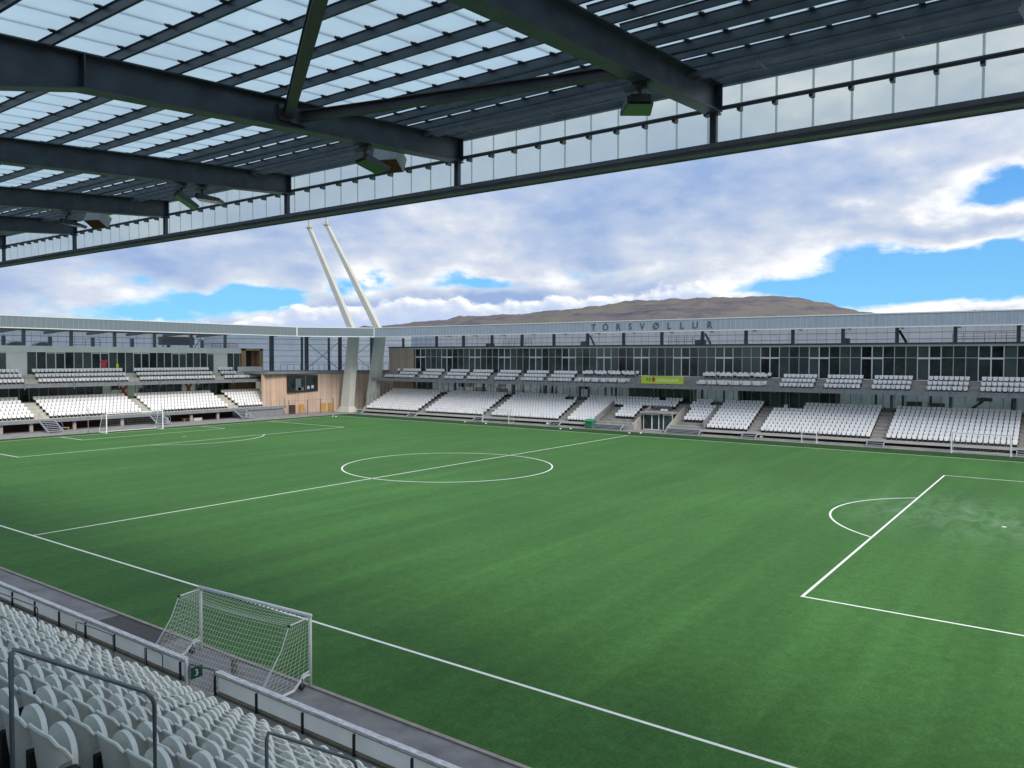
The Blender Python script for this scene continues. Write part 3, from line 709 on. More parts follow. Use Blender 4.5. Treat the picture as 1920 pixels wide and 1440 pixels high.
TN = lambda s, d, z: (s, d, z)
TW = lambda s, d, z: (-d, s, z)
def tmb(T): m = MB(); m.T = T; return m

def windows(T, parent, d, s_list, z0, zt, z1, door_bays, glass, frame, fw=.07, dframe=None, blank=()):
    """glazing bay by bay: each bay a window (or door) with its own panes"""
    for k, (a, b) in enumerate(zip(s_list, s_list[1:])):
        if k in blank: continue
        door = k in door_bays; nm = 'door' if door else 'window'
        m = tmb(T); w = .13 if door else fw
        top = zt if zt else z1
        m.box(a, a+w/2, d-.05, d+.03, z0, z1); m.box(b-w/2, b, d-.05, d+.03, z0, z1)
        if zt:
            m.box(a+w/2, b-w/2, d-.05, d+.03, zt-fw/2, zt+fw/2); m.box(a+w/2, b-w/2, d-.05, d+.03, z1-fw/2, z1)
        m.box(a+w/2, b-w/2, d-.05, d+.03, z0, z0+w*.7)
        if door: m.box(a+w/2, b-w/2, d-.055, d+.03, top-fw/2-.12, top-fw/2)
        fr = m.build(nm, dframe if (door and dframe) else frame, parent)
        p = tmb(T); p.quad((a+.02, d+.005, z0), (b-.02, d+.005, z0), (b-.02, d+.005, z1), (a+.02, d+.005, z1)); p.build('pane', glass, fr)

def far_roof(T, stand, s0, s1, d0, z0, z1, gs, back_d, wallmat, base_z, colmat=STEEL, cold=50, poly_far=POLYFAR, sl=.03, jm=None):
    m = tmb(T); m.quad((s0, d0, z0+.05), (s1, d0, z0+.05), (s1, d0, z1-.12), (s0, d0, z1-.12)); m.build('fascia_panel', poly_far, stand)
    m = tmb(T); n = int((s1-s0)/.625)
    for k in range(n+1): x = s0+.625*k; m.box(x-.018, x+.018, d0-.025, d0-.006, z0+.06, z1-.12)
    m.build('fascia_joint', jm or JOINTL, stand)
    m = tmb(T); m.box(s0, s1, d0-.06, d0+.06, z0-.06, z0+.05); m.box(s0, s1, d0-.06, d0+.10, z1-.12, z1); m.build('fascia_trim', TRIM, stand)
    m = tmb(T); zz = lambda d: z1-.04-sl*(d-d0)
    m.quad((s0, d0, zz(d0)), (s1, d0, zz(d0)), (s1, back_d+.5, zz(back_d+.5)), (s0, back_d+.5, zz(back_d+.5))); m.build('roof_panel', POLYROOFF, stand)
    for d in [d0+.5+.95*k for k in range(int((back_d-d0)/.95)+1)]:
        m = tmb(T); m.box(s0, s1, d-.04, d+.04, zz(d)-.2, zz(d)-.03); m.build('purlin', STEEL, stand)
    for x in gs:
        if not s0 < x < s1: continue
        m = tmb(T)
        a, b = (x, d0+.15), (x, back_d)
        for off, dep in ((0, None),):
            P = [(x-.14, d0+.15, zz(d0)-.22), (x+.14, d0+.15, zz(d0)-.22), (x+.14, back_d, zz(back_d)-.22), (x-.14, back_d, zz(back_d)-.22)]
            Q = [(x-.14, d0+.15, zz(d0)-.62), (x+.14, d0+.15, zz(d0)-.62), (x+.14, back_d, zz(back_d)-.62), (x-.14, back_d, zz(back_d)-.62)]
            m.add(P+Q, [(0, 1, 2, 3), (4, 7, 6, 5), (0, 4, 5, 1), (3, 2, 6, 7), (0, 3, 7, 4), (1, 5, 6, 2)])
        m.build('girder', colmat, stand)
        m = tmb(T); m.box(x-.19, x+.19, cold-.18, cold+.18, base_z, zz(cold)-.5); m.build('column', colmat, stand)

# ---- north stand
north = thing('grandstand', 'long far stand bearing the stadium name on its pale roof fascia', 'grandstand', (0, 48, 0), )
NX0, NX1 = -55.0, 66.0
T = TN
nrow = [(41.95+.77*i, .48+.347*i) for i in range(9)]             # seat back line, floor
low_blocks = [(-54.52, -42.54, 0, 9), (-40.9, -29.02, 0, 9), (-27.37, -15.35, 0, 9), (-13.78, -8.88, 0, 9), (-7.0, -4.1, 2, 6), (3.1, 6.2, 2, 6), (6.85, 12.08, 0, 9),
              (13.68, 26.02, 0, 9), (27.61, 39.86, 0, 9), (41.5, 53.8, 0, 9)]
# seats over the entrance and cut corners
cut = {(2, 7): (-27.37, -17.6), (2, 8): (-27.37, -17.6), (7, 7): (17.2, 26.02), (7, 8): (17.2, 26.02)}
for bi, (a, b, r0, r1) in enumerate(low_blocks):
    for i in range(r0, r1):
        aa, bb = cut.get((bi, i), (a, b)); d, zf = nrow[i]; seat_row(T, aa, bb, d, zf)
for i in (6, 7, 8):
    d, zf = nrow[i]; sh = .0
    seat_row(T, -8.85, .6 if i < 8 else -2.6, d, zf)
    if i == 8: seat_row(T, -1.6, .9, d, zf)
    seat_row(T, 2.6 if i < 8 else 2.9, 6.8 if i < 7 else 5.2, d, zf)
far_seat(T, 17.0-2.1, nrow[7][0]+.4, nrow[7][1]); far_seat(T, -16.0, nrow[7][0]+.3, nrow[7][1])
seat_row(T, -1.0, 0.1, nrow[4][0], nrow[4][1])
terr = tmb(T)
def nsteps(a, b, r0=0, r1=9):
    for i in range(r0, r1):
        d, zf = nrow[i]; terr.box(a, b, d-.60, d+.17 if i < 8 else 49.2, -.2, zf)
nsteps(NX0, -2.55); nsteps(2.05, NX1); nsteps(-2.55, 2.05, 5, 9)
for a, b in ((NX0, -9.6), (6.9, NX1)): terr.box(a, b, 40.05, 41.35, .42, .62)
terr.build('terrace', CONCN, north)
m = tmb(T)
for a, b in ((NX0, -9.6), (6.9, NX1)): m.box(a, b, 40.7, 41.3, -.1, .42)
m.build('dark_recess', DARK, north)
for a, b in ((NX0, -9.6), (6.9, NX1)): m = tmb(T); m.box(a, b, 40.02, 40.049, .42, .66); m.build('front_slab', CONCW, north)
m = tmb(T)
for a, b in ((NX0, -9.6), (6.9, NX1)): m.box(a, b, 39.7, 39.85, -.1, .14)
m.build('front_kerb', CONC, north)
m = tmb(T)     # half steps in the aisles
for ax in (-41.7, -28.2, -14.55, 1.6, 12.9, 26.8, 40.7):
    for i in range(0, 9):
        d, zf = nrow[i]
        if abs(ax-1.6) < .1 and i < 6: continue
        m.box(ax-.78, ax+.78, d-.60-.385, d-.602, zf-.33, zf-.173)
m.build('aisle_step', CONC, north)
for (a, b, nst) in ((-54.9, -53.2, 3), (-42.6, -40.9, 3), (-29.0, -27.3, 3), (-15.4, -13.7, 3), (-9.55, -4.0, 4), (2.3, 6.85, 4), (12.2, 13.9, 3), (26.1, 27.8, 3), (39.9, 41.6, 3)):
    m = tmb(T); H = .62
    for k in range(nst): z = H*(k+1)/(nst+.3); m.box(a+.06, b-.06, 39.25+.26*k, 39.25+.26*k+.17, z-.045, z)
    for x in (a, b): m.add([(x-.03, 39.2, 0), (x+.03, 39.2, 0), (x+.03, 40.2, .55), (x-.03, 40.2, .55), (x-.03, 39.2, .16), (x+.03, 39.2, .16), (x+.03, 40.2, .72), (x-.03, 40.2, .72)], [(0, 1, 2, 3), (4, 7, 6, 5), (0, 4, 5, 1), (3, 2, 6, 7), (0, 3, 7, 4), (1, 5, 6, 2)])
    fs_ = m.build('front_step', STEPM, north)
    m = tmb(T); m.box(a+.04, b-.04, 40.0, 40.019, 0, .5); m.build('gap_shade', DARK, fs_)  # near-black plate paints the shade in the open gaps between treads
# low platform, ramp walls and player entrance in the middle
m = tmb(T)
for a, b in ((-8.6, -2.86), (2.31, 6.6)): m = tmb(T); m.box(a, b, 40.05, 41.0, -.1, .62); m.box(a, b, 41.0, 42.0, -.1, .9); m.build('entrance_platform', CONCN, north)
for x in (-8.75, 6.7):
    m = tmb(T); m.add([(x-.08, 41.0, .6), (x+.08, 41.0, .6), (x+.08, 46.2, 2.6), (x-.08, 46.2, 2.6), (x-.08, 41.0, 1.45), (x+.08, 41.0, 1.45), (x+.08, 46.2, 3.45), (x-.08, 46.2, 3.45)], [(0, 1, 2, 3), (4, 7, 6, 5), (0, 4, 5, 1), (3, 2, 6, 7), (0, 3, 7, 4), (1, 5, 6, 2)])
    m.build('ramp_wall', CONCD, north)
m = tmb(T); m.add([(-2.85, 40.2, 0), (-2.6, 40.2, 0), (-2.6, 45.5, 0), (-2.85, 45.5, 0), (-2.85, 40.2, .8), (-2.6, 40.2, .8), (-2.6, 45.5, 3.0), (-2.85, 45.5, 3.0)], [(0, 1, 2, 3), (4, 7, 6, 5), (0, 4, 5, 1), (3, 2, 6, 7), (0, 3, 7, 4), (1, 5, 6, 2)])
m.add([(2.05, 40.2, 0), (2.3, 40.2, 0), (2.3, 45.5, 0), (2.05, 45.5, 0), (2.05, 40.2, .6), (2.3, 40.2, .6), (2.3, 45.5, 3.0), (2.05, 45.5, 3.0)], [(0, 1, 2, 3), (4, 7, 6, 5), (0, 4, 5, 1), (3, 2, 6, 7), (0, 3, 7, 4), (1, 5, 6, 2)])
m.box(-2.55, 2.05, 41.9, 45.6, 2.2, 2.42); m.build('entrance_roof', CONC, north)
for a, b in ((-2.5, .2), (2.8, 6.4)): m = tmb(T); m.box(a, b, 45.9, 45.96, 2.3, 2.98); m.build('dugout_panel', STEELM, north)
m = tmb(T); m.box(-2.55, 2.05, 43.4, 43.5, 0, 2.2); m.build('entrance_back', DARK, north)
windows(T, north, 42.35, [-2.2, -.95, .05, .7, 2.0], .02, None, 2.18, (0, 1, 3), GLASS, FRAMEW, .10, FRAMEW)
# lower glazing
bay = [25.87+1.2166*k for k in range(-63, 32)]
lows = [x for x in bay if -49.9 < x < NX1]
mixl = [k for k in range(len(lows)-1)]
for seg_g, sel in ((GLASS, lambda s: 8 < s < 20 or -8 < s < 1.5 or s < -46), (GLASSL, lambda s: not (8 < s < 20 or -8 < s < 1.5 or s < -46))):
    bl = tuple(k for k in mixl if not sel(lows[k])); windows(T, north, 49.1, lows, 3.3, None, 5.5, (), seg_g, FRAMEG, .06, None, bl)
m = tmb(T); m.box(-54.9, -49.95, 48.6, 49.4, 3.2, 5.5); m.build('timber_wall', WOODT, north)
m = tmb(T)                                        # lobby furniture seen through the lower glass: dark posts behind the seats
for x in [-46+6.08*k for k in range(18)]: m = tmb(T); m.box(x-.14, x+.14, 48.0, 48.28, 3.26, 5.5); m.build('lobby_column', STEELM, north)
# upper terrace
m = tmb(T)
m.box(NX0-.6, NX1, 44.2, 49.6, 5.5, 5.72); m.box(NX0, NX1, 45.9, 49.6, 5.721, 6.24); m.box(NX0, NX1, 46.7, 49.6, 6.241, 6.79); m.box(NX0, NX1, 47.55, 49.6, 6.791, 7.0)
m.build('upper_terrace', CONCN, north)
m = tmb(T); m.box(NX0-.6, NX1, 44.08, 44.199, 5.45, 5.98); m.build('terrace_edge_beam', EDGE, north)
up_blocks = [(-51.1, -46.96), (-45.66, -41.58), (-40.23, -36.15), (-35.33, -31.25), (-29.83, -25.75), (-24.64, -20.56), (-19.64, -15.56), (14.69, 18.77), (19.97, 24.05), (25.25, 29.33), (30.91, 34.99), (36.09, 40.17), (41.4, 45.5), (46.7, 50.8), (52, 56)]
urow = [(45.75, 5.72), (46.55, 6.24), (47.35, 6.79)]
for k, (a, b) in enumerate(up_blocks):
    for i in range(3): seat_row(T, a, b, *urow[i])
seat_row(T, -54.0, -51.1, *urow[0]); far_seat(T, -52.2, *urow[2])
m = tmb(T)                                       # half steps between the upper blocks
for (a, b), (c, d) in zip(up_blocks, up_blocks[1:]):
    if c-b > 4: continue
    m.box(b+.1, c-.1, 45.35, 45.899, 5.721, 5.98); m.box(b+.1, c-.1, 46.2, 46.699, 6.241, 6.52)
m.build('aisle_step', CONC, north)
# press tables either side of the banner
def press(a, b, n, d, zf, grp):
    w = (b-a)/n
    for k in range(n):
        x = a+w*(k+.5)
        t = thing('press_desk', 'desk', 'desk', (x, d, zf), 'white press desks on the far upper terrace')
        t['label'] = grp
        mm = MB(); mm.box(x-w*.39, x+w*.39, d-.30, d-.27, zf+.42, zf+.80); mm.build('front_panel', WHITE, t)
        mm = MB(); mm.box(x-w*.39, x+w*.39, d-.268, d+.12, zf+.74, zf+.77); mm.build('desk_top', WHITE, t)
        for q in (-.285, .285): mm = MB(); mm.box(x+w*q-.03, x+w*q+.03, d-.25, d+.1, zf, zf+.739); mm.build('leg', STEELM, t)
        for q in (-.28, .02, .40): far_seat(T, x+w*q, d+.55, zf+.12)
press(-14.7, -5.7, 4, 47.3, 6.79, 'white press desk on the back row left of the lime banner')
press(-14.9, -6.3, 6, 45.5, 5.72, 'white press desk on the front row left of the lime banner')
press(3.9, 13.0, 4, 47.3, 6.79, 'white press desk on the back row right of the lime banner')
press(3.9, 12.9, 6, 45.5, 5.72, 'white press desk on the front row right of the lime banner')
# upper glazing
ub = [x for x in bay if -49.95 < x < NX1]
doors = set()
for k in range(-14, 8):
    for q in (0, 1):
        x = 35.63+6.083*k*1.0+1.2166*q
        j = min(range(len(ub)), key=lambda i: abs(ub[i]-x))
        if abs(ub[j]-x) < .5: doors.add(j)
windows(T, north, 48.75, ub, 7.0, 9.65, 11.0, doors, GLASS, FRAMEG, .085, FRAMEW)
m = tmb(T); m.box(NX0-1.0, NX1, 48.62, 48.85, 11.0, 11.2); m.build('window_head', TRIM, north)
m = tmb(T); m.box(NX0-1.0, NX1, 48.5, 57, 11.2, 11.42); m.build('upper_roof_edge', STEEL, north)
m = tmb(T); m.box(-56.0, -49.98, 48.7, 52, 7.0, 11.0); m.build('timber_box', WOODT, north)
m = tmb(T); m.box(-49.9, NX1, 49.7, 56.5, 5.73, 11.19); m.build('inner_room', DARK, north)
m = tmb(T); m.box(-49.9, NX1, 49.2, 58, 2.9, 3.2); m.build('lobby_floor', CONCD, north)
m = tmb(T); m.quad((-54, 58, 3.2), (NX1, 58, 3.2), (NX1, 58, 5.6), (-54, 58, 5.6)); m.build('lobby_back_screen', POLYLOB, north)
rl = random.Random(4)
def lobby(T, parent, s0, s1, d0, d1, zf, zt, n):
    for k in range(n):
        x = rl.uniform(s0, s1); d = rl.uniform(d0+.8, d1-.6); m = tmb(T); q = rl.random()
        if q < .4: m.box(x-.12, x+.12, d-.12, d+.12, zf, zt); m.build('lobby_column', STEELM, parent)
        elif q < .65: m.box(x-rl.uniform(.4, 1.5), x+.6, d-.3, d+.3, zf, zf+rl.uniform(.9, 1.4)); m.build('lobby_counter', FRAMEG if rl.random() < .6 else CONCD, parent)
        elif q < .82: m.box(x-.8, x+.8, d-.04, d+.04, zt-1.0, zt-.3); m.build('lobby_screen', BLACK, parent)
        else: m.bar((x, d, zf), (x+2.6, d, zt), .25, .3); m.build('lobby_staircase', STEELM, parent)
lobby(T, north, -45, 42, 49.3, 57.5, 3.2, 5.5, 40)
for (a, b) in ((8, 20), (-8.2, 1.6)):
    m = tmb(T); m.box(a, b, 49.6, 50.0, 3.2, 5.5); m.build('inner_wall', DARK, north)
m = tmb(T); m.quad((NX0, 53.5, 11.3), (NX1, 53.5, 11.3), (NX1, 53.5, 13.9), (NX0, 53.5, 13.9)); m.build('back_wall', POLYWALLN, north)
m = tmb(T)
for z in (11.95, 12.75): m.box(NX0, NX1, 53.4, 53.47, z-.025, z+.025)
for k in range(100): x = NX0+1.2*k; m.box(x-.010, x+.010, 53.45, 53.48, 11.4, 13.6)
m.build('back_wall_rail', STEELM, north)
NG = [39.25-6.07*k for k in range(-4, 16)]
far_roof(T, north, -48.87, NX1, 38.2, 12.87, 14.37, NG, 53.6, POLYWALLN, 11.42, STEEL, 50)
for x in (27.1, 3.0, -15.2, 39.2-6.07*2+.1):
    m = tmb(T); m.bar((x+.2, 50, 12.9), (x+1.0, 50, 11.45), .22, .22); m.build('knee_brace', STEEL, north)
def roof_rail(T, parent, a, b, d, z, h=1.0, mt=STEELM, step=1.0, rails=(1.0, .66, .33)):
    m = tmb(T)
    for k in range(int((b-a)/step)+1): x = a+(b-a)*k/max(1, int((b-a)/step)); m.box(x-.025, x+.025, d-.025, d+.025, z, z+h)
    for q in rails: m.box(a, b, d-.02, d+.02, z+h*q-.025, z+h*q+.025)
    return m.build('railing', mt, parent)
roof_rail(T, north, -1.9, 4.0, 49.3, 11.42); roof_rail(T, north, 33.0, 39.2, 49.3, 11.42); roof_rail(T, north, -31.0, -25.4, 49.6, 11.42)
m = tmb(T)
for x, w in ((-35.2, .4), (-34.6, .4), (-34.0, .4), (-16.5, 1.0), (2.2, 1.5), (21.2, .9)): m = tmb(T); m.box(x-w/2, x+w/2, 50.6, 51.0, 11.42, 12.05 if w > .5 else 11.9); m.build('roof_equipment', STEELM, north)
# railing along the two front edges
m = tmb(T)
for k in range(105): x = NX0+1.15*k; m.box(x-.02, x+.02, 44.12, 44.16, 5.98, 6.75)
m.box(NX0, NX1, 44.13, 44.15, 6.73, 6.76); m.build('upper_railing', GALV, north)
m = tmb(T)
for k in range(45): x = NX0-.6+2.7*k; m = tmb(T); m.box(x-.025, x+.025, 44.02, 44.07, 5.3, 6.8); m.build('banner_post', GALV, north)
m = tmb(T)
for k in range(60):
    x = NX0+2.0*k
    if -9 < x < 6.5: continue
    m.box(x-.022, x+.022, 40.1, 40.14, .62, 1.45)
m.build('lower_railing', GALV, north)
# rooftop bits
m = tmb(T)
for x in (35.6, 36.3, 42.4): m = tmb(T); m.box(x-.18, x+.18, 44, 44.5, 14.0, 14.72); m.build('roof_vent', BLACK, north)

# name in separate letters
nm = thing('name_sign', 'dark stadium name in spaced capitals across the far fascia', 'sign', (.5, 38.145, 13.15))
for ch, x in zip('TÓRSVØLLUR', (-7.51, -5.70, -3.81, -2.08, -.37, 1.52, 3.31, 5.02, 6.74, 8.58)):
    me = text_mesh(ch, 1.2, .02, 'letter'); me.materials.append(INK)
    o = bpy.data.objects.new('letter', me); COL.objects.link(o); o.parent = nm; o.location = (x-.5, 0, 0.02); o.rotation_euler = (R(90), 0, 0); o.scale = (.92, 1, 1)
# lime banner
bn = thing('banner', 'lime green banner with red emblem on the upper terrace edge', 'banner', (-.3, 44.0, 6.6))
MB().box(-3.38, 2.72, 43.97, 44.0, 6.1, 7.12).build('cloth', BANNER, bn)
def btext(s, x, z, size, mt, name):
    me = text_mesh(s, size, .004, name); me.materials.append(mt)
    o = bpy.data.objects.new(name, me); COL.objects.link(o); o.parent = bn; o.location = (x+.3, -.034, z-6.6); o.rotation_euler = (R(90), 0, 0)
btext('RB', -2.3, 6.42, .62, INK, 'lettering'); btext('í', -1.1, 6.38, .62, INKW, 'lettering'); btext('BARNAiGEYÐ', .45, 6.38, .52, INKW, 'lettering')
m = MB(); m.prism([(-1.57, 6.22), (-1.3, 6.68), (-1.57, 7.1), (-1.84, 6.68)], 1, 43.955, 43.968)
m.build('emblem', REDM, bn)

# ---- west stand
west = thing('grandstand', 'lower stand behind the far left goal with grey fascia and open upper columns', 'grandstand', (-66, 0, 0))
T = TW; S0, S1 = -46.0, 29.9
wrow = [(62.75+.92*i, 1.45+.39*i) for i in range(6)]
wl_blocks = [(-30, -19.5), (-18.0, -7.75), (-5.96, 6.29), (7.66, 20.14), (22.07, 29.46)]
for a, b in wl_blocks:
    for i, (d, zf) in enumerate(wrow): seat_row(T, a, b, d, zf)
m = tmb(T); m.box(S0, S1, 61.02, 62.2, 1.35, 1.55)
for i, (d, zf) in enumerate(wrow): m.box(S0, S1, d-.72, d+.2 if i < 5 else 69.3, 1.36, zf)
m.build('terrace', CONCW, west)
m = tmb(T); m.box(S0, S1+.1, 60.9, 61.019, 1.12, 1.56); m.build('terrace_edge_beam', EDGE, west)
m = tmb(T)
for ax in (-18.75, -6.85, 6.98, 21.1):
    for (d, zf) in wrow: m.box(ax-.85, ax+.85, d-.72-.46, d-.722, zf-.37, zf-.195)
m.build('aisle_step', CONCW, west)
m = tmb(T); m.box(S0, 22.3, 64.5, 64.7, -.1, 1.35); m.build('recess_back', BRICKD, west)
m = tmb(T); m.box(22.9, 29.4, 61.1, 61.3, -.1, 1.12); m.build('grey_panel', EDGE, west)
for s in (-12, -8.6, -3.4, 2.9, 9.4, 13.2, 17.6, 22.6):
    m = tmb(T); m.box(s-.17, s+.17, 61.3, 61.65, -.1, 1.35); m.build('support_post', CONC, west)
for (a, b) in ((-7.9, -6.1), (6.4, 8.3), (20.0, 21.9), (-19.6, -17.9)):
    m = tmb(T); nst = 7
    for k in range(nst): z = 1.5*(k+1)/(nst+.5); d = 58.5+.36*k; m.box(a+.06, b-.06, d, d+.34, z-.045, z)
    for x in (a, b): m.add([(x-.03, 58.4, 0), (x+.03, 58.4, 0), (x+.03, 61.0, 1.3), (x-.03, 61.0, 1.3), (x-.03, 58.4, .22), (x+.03, 58.4, .22), (x+.03, 61.0, 1.55), (x-.03, 61.0, 1.55)], [(0, 1, 2, 3), (4, 7, 6, 5), (0, 4, 5, 1), (3, 2, 6, 7), (0, 3, 7, 4), (1, 5, 6, 2)])
    st = m.build('front_stair', STEPM, west)
    m = tmb(T)
    for x in (a, b):
        m.tube([(x, 58.6, .1), (x, 58.6, .95), (x, 60.95, 2.35), (x, 60.95, 1.5)], .03, 6)
    m.build('stair_rail', GALV, st)
m = tmb(T)
for k in range(46):
    s = S0+1.66*k
    if any(abs(s-c) < .9 for c in (-18.75, -6.95, 7.2, 21.0)): continue
    m.box(s-.02, s+.02, 61.0, 61.04, 1.56, 2.3)
m.build('lower_railing', GALV, west)
wb = [-4.50+1.2166*k for k in range(-34, 27)]
wlow = [s for s in wb if s < 24.8]
for seg_g, sel in ((GLASSL, lambda s: 4 < s < 11 or 16 < s < 19), (GLASS, lambda s: not (4 < s < 11 or 16 < s < 19))):
    windows(T, west, 69.0, wlow, 3.4, None, 5.5, (), seg_g, FRAMEG, .07, None, tuple(k for k in range(len(wlow)-1) if not sel(wlow[k])))
m = tmb(T); m.box(24.9, S1, 69.0, 69.4, 3.4, 5.5); m.build('timber_wall', WOODY, west)
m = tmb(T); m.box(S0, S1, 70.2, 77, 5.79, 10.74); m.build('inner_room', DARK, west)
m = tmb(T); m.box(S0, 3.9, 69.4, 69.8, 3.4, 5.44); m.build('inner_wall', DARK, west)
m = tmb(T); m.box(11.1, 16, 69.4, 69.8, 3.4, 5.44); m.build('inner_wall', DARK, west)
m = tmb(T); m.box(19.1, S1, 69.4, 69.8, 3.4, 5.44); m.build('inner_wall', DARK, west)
lobby(T, west, 3, 20, 69.8, 77, 3.4, 5.44, 9)
m = tmb(T)
m.box(S0, 31.6, 65.0, 70, 5.45, 5.78); m.box(S0, 31.4, 66.7, 70, 5.781, 6.43); m.box(S0, 31.4, 67.6, 70, 6.431, 7.05); m.build('upper_terrace', CONCW, west)
m = tmb(T); m.box(S0, 31.7, 64.88, 64.999, 5.42, 5.95); m.build('terrace_edge_beam', EDGE, west)
wurow = [(66.5, 5.78), (67.4, 6.43), (68.3, 7.05)]
for a, b in ((-30, -20), (-17.6, -7.2), (-5.6, 6.55), (8.2, 20.5)):
    for d, zf in wurow: seat_row(T, a, b, d, zf)
seat_row(T, 22.15, 30.0, *wurow[0])
for q in (1, 2): seat_row(T, 22.1, 24.9, *wurow[q])
m = tmb(T)
for k in range(50): s = S0+1.55*k; m.box(s-.02, s+.02, 65.05, 65.09, 5.95, 6.75)
m.box(S0, 31.5, 65.06, 65.08, 6.73, 6.76); m.build('upper_railing', GALV, west)
m = tmb(T)
for k in range(13): s = -44.5+6.1*k; m = tmb(T); m.box(s-.05, s+.05, 64.78, 64.87, 5.2, 6.9); m.build('banner_post', GALV, west)
wup = [s for s in wb if s < 27.6]
dset = set()
for k in range(-6, 4):
    for q in (0, 1):
        x = 2.8+6.083*k+1.2166*q; j = min(range(len(wup)), key=lambda i: abs(wup[i]-x))
        if abs(wup[j]-x) < .6: dset.add(j)
blank = tuple(k for k, s in enumerate(wup[:-1]) if 22.0 < s < 24.5 or -8.5 < s < -5.9)
windows(T, west, 69.5, wup, 7.05, None, 10.1, dset, GLASS, TRIM, .09, TRIM, blank)
m = tmb(T); m.box(22.28, 24.7, 69.45, 69.55, 7.05, 10.1); m.build('pale_panel', PALEPANEL, west)
m = tmb(T); m.box(-8.15, -5.72, 69.45, 69.55, 7.05, 10.1); m.build('pale_panel', PALEPANEL, west)
m = tmb(T); m.box(S0, 27.35, 69.4, 69.62, 10.1, 10.95); m.build('parapet_band', PALEPANEL, west)
m = tmb(T); m.box(27.36, 28.2, 69.3, 71.2, 7.05, 10.95); m.box(31.0, 31.62, 69.3, 71.2, 7.05, 10.95); m.box(27.36, 31.62, 69.3, 71.2, 10.6, 10.951); m.box(28.2, 31.0, 71.0, 71.2, 7.05, 10.6); m.build('timber_box', WOODY, west)
m = tmb(T); m.box(26.2, 31.0, 68.6, 68.85, 6.5, 7.9); m.build('balcony_front', TRIM, west)
m = tmb(T); m.box(S0, 31.4, 69.7, 79, 10.75, 10.949); m.build('upper_roof', CONCD, west)
WG = [-5.93+6.1*k for k in range(-7, 7)]
far_roof(T, west, S0, 29.0, 57.0, 12.9, 14.38, [g_ for g_ in WG], 78, POLYWALL, 10.95, STEELM, 69.8, POLYFARW, .045, JOINTW)
for s in [-5.41+6.13*k for k in range(-6, 7)]:
    m = tmb(T); m.box(s-.2, s+.2, 77.3, 77.7, 5, 12.4); m.build('back_column', STEELM, west)
m = tmb(T); m.quad((S0, 78, 5), (31, 78, 5), (31, 78, 13.6), (S0, 78, 13.6)); m.build('back_wall', POLYWALL, west)
m = tmb(T)
for z in (10.9, 11.7, 12.5): m.box(S0, 31, 77.88, 77.97, z-.03, z+.03)
for k in range(64): s = S0+1.2*k; m.box(s-.012, s+.012, 77.95, 77.98, 9, 13.0)
m.build('back_wall_rail', STEELM, west)
roof_rail(T, west, .4, 4.6, 70.6, 10.95, 1.05, STEELM, 1.6, (1.0, .6, .25))
m = tmb(T)
for s in (-6.2, -2.8):
    m = tmb(T); P = [(s+1.1*math.cos(math.pi*k/8), 10.95+.55*math.sin(math.pi*k/8)) for k in range(9)]
    m.add([(a, 71.2, b) for a, b in P]+[(a, 72.4, b) for a, b in P], [tuple(range(9)), tuple(reversed(range(9, 18)))]+[(i, i+9, i+10, i+1) for i in range(8)])
    m.build('roof_dome', STEELM, west)
m = tmb(T); m.box(15.4, 20.4, 72, 74.0, 11.4, 12.7); m.bar((20.4, 72, 11.0), (21.6, 72, 12.6), .1, .1); m.bar((15, 72, 11.0), (15, 72, 12.7), .12, .12); m.build('air_handling_unit', STEELM, west)
roof_rail(T, west, 22.3, 27.0, 70.0, 10.95, .75, REDM, 1.2, (1.0, .5))
# red crosses on the lower windows, shirts hung inside the upper windows
for s, dz in ((7.0, 0), (17.4, 0)):
    m = tmb(T); m.bar((s-.55, 68.93, 3.7), (s+.55, 68.93, 5.3), .34, .02, up=(0, 1, 0)); m.bar((s-.55, 68.91, 5.3), (s+.55, 68.91, 3.7), .34, .02, up=(0, 1, 0)); m.build('window_emblem', REDM, west)
sh = thing('football_shirt', 'red football shirt hung inside an upper window of the left stand', 'shirt', (-69.4, 4.5, 8.1))
m = tmb(T); m.prism([(4.15, 7.6), (4.85, 7.6), (4.85, 8.75), (4.95, 8.6), (5.08, 8.8), (4.8, 9.1), (4.6, 9.0), (4.4, 9.0), (4.2, 9.1), (3.92, 8.8), (4.05, 8.6), (4.15, 8.75)], 1, 69.42, 69.46)
m.build('shirt_body', REDSH, sh)
bb = thing('training_bib', 'lime training bib hung inside an upper window of the left stand', 'bib', (-69.4, 6.45, 7.9))
m = tmb(T); m.prism([(6.3, 7.6), (6.6, 7.6), (6.65, 8.3), (6.55, 8.5), (6.35, 8.5), (6.25, 8.3)], 1, 69.42, 69.46); m.build('bib_body', LIME, bb)
pt = thing('pallet', 'pale wooden pallet and crate lying under the left stand', 'pallet', (-61.8, 14, 0))
m = tmb(T)
for q in range(5): m.box(12.2+.0, 14.6, 61.9+.16*q, 62.0+.16*q, .30+.02*q, .33+.02*q)
m.box(12.4, 12.5, 61.9, 62.6, 0, .3); m.box(14.4, 14.5, 61.9, 62.6, 0, .3); m.build('slats', WOODY, pt); m = tmb(T); m.box(13.6, 14.9, 61.3, 61.8, 0, .42); m.build('crate', CONCW, pt)
pt = thing('pallet', 'small wooden pallet beside the leftmost stair of the left stand', 'pallet', (-61.8, -4.6, 0))
m = tmb(T); m.box(-5.2, -4.0, 61.4, 62.0, .25, .33); m.box(-5.1, -5.0, 61.4, 62.0, 0, .25); m.box(-4.2, -4.1, 61.4, 62.0, 0, .25); m.build('slats', WOODY, pt)

SEATS.build('stadium_seats', [SEATF, SEATBK], label='rows of white seats filling the two far stands and the near stand edges', cat='seats', group='white seats of the stadium', kind='stuff')

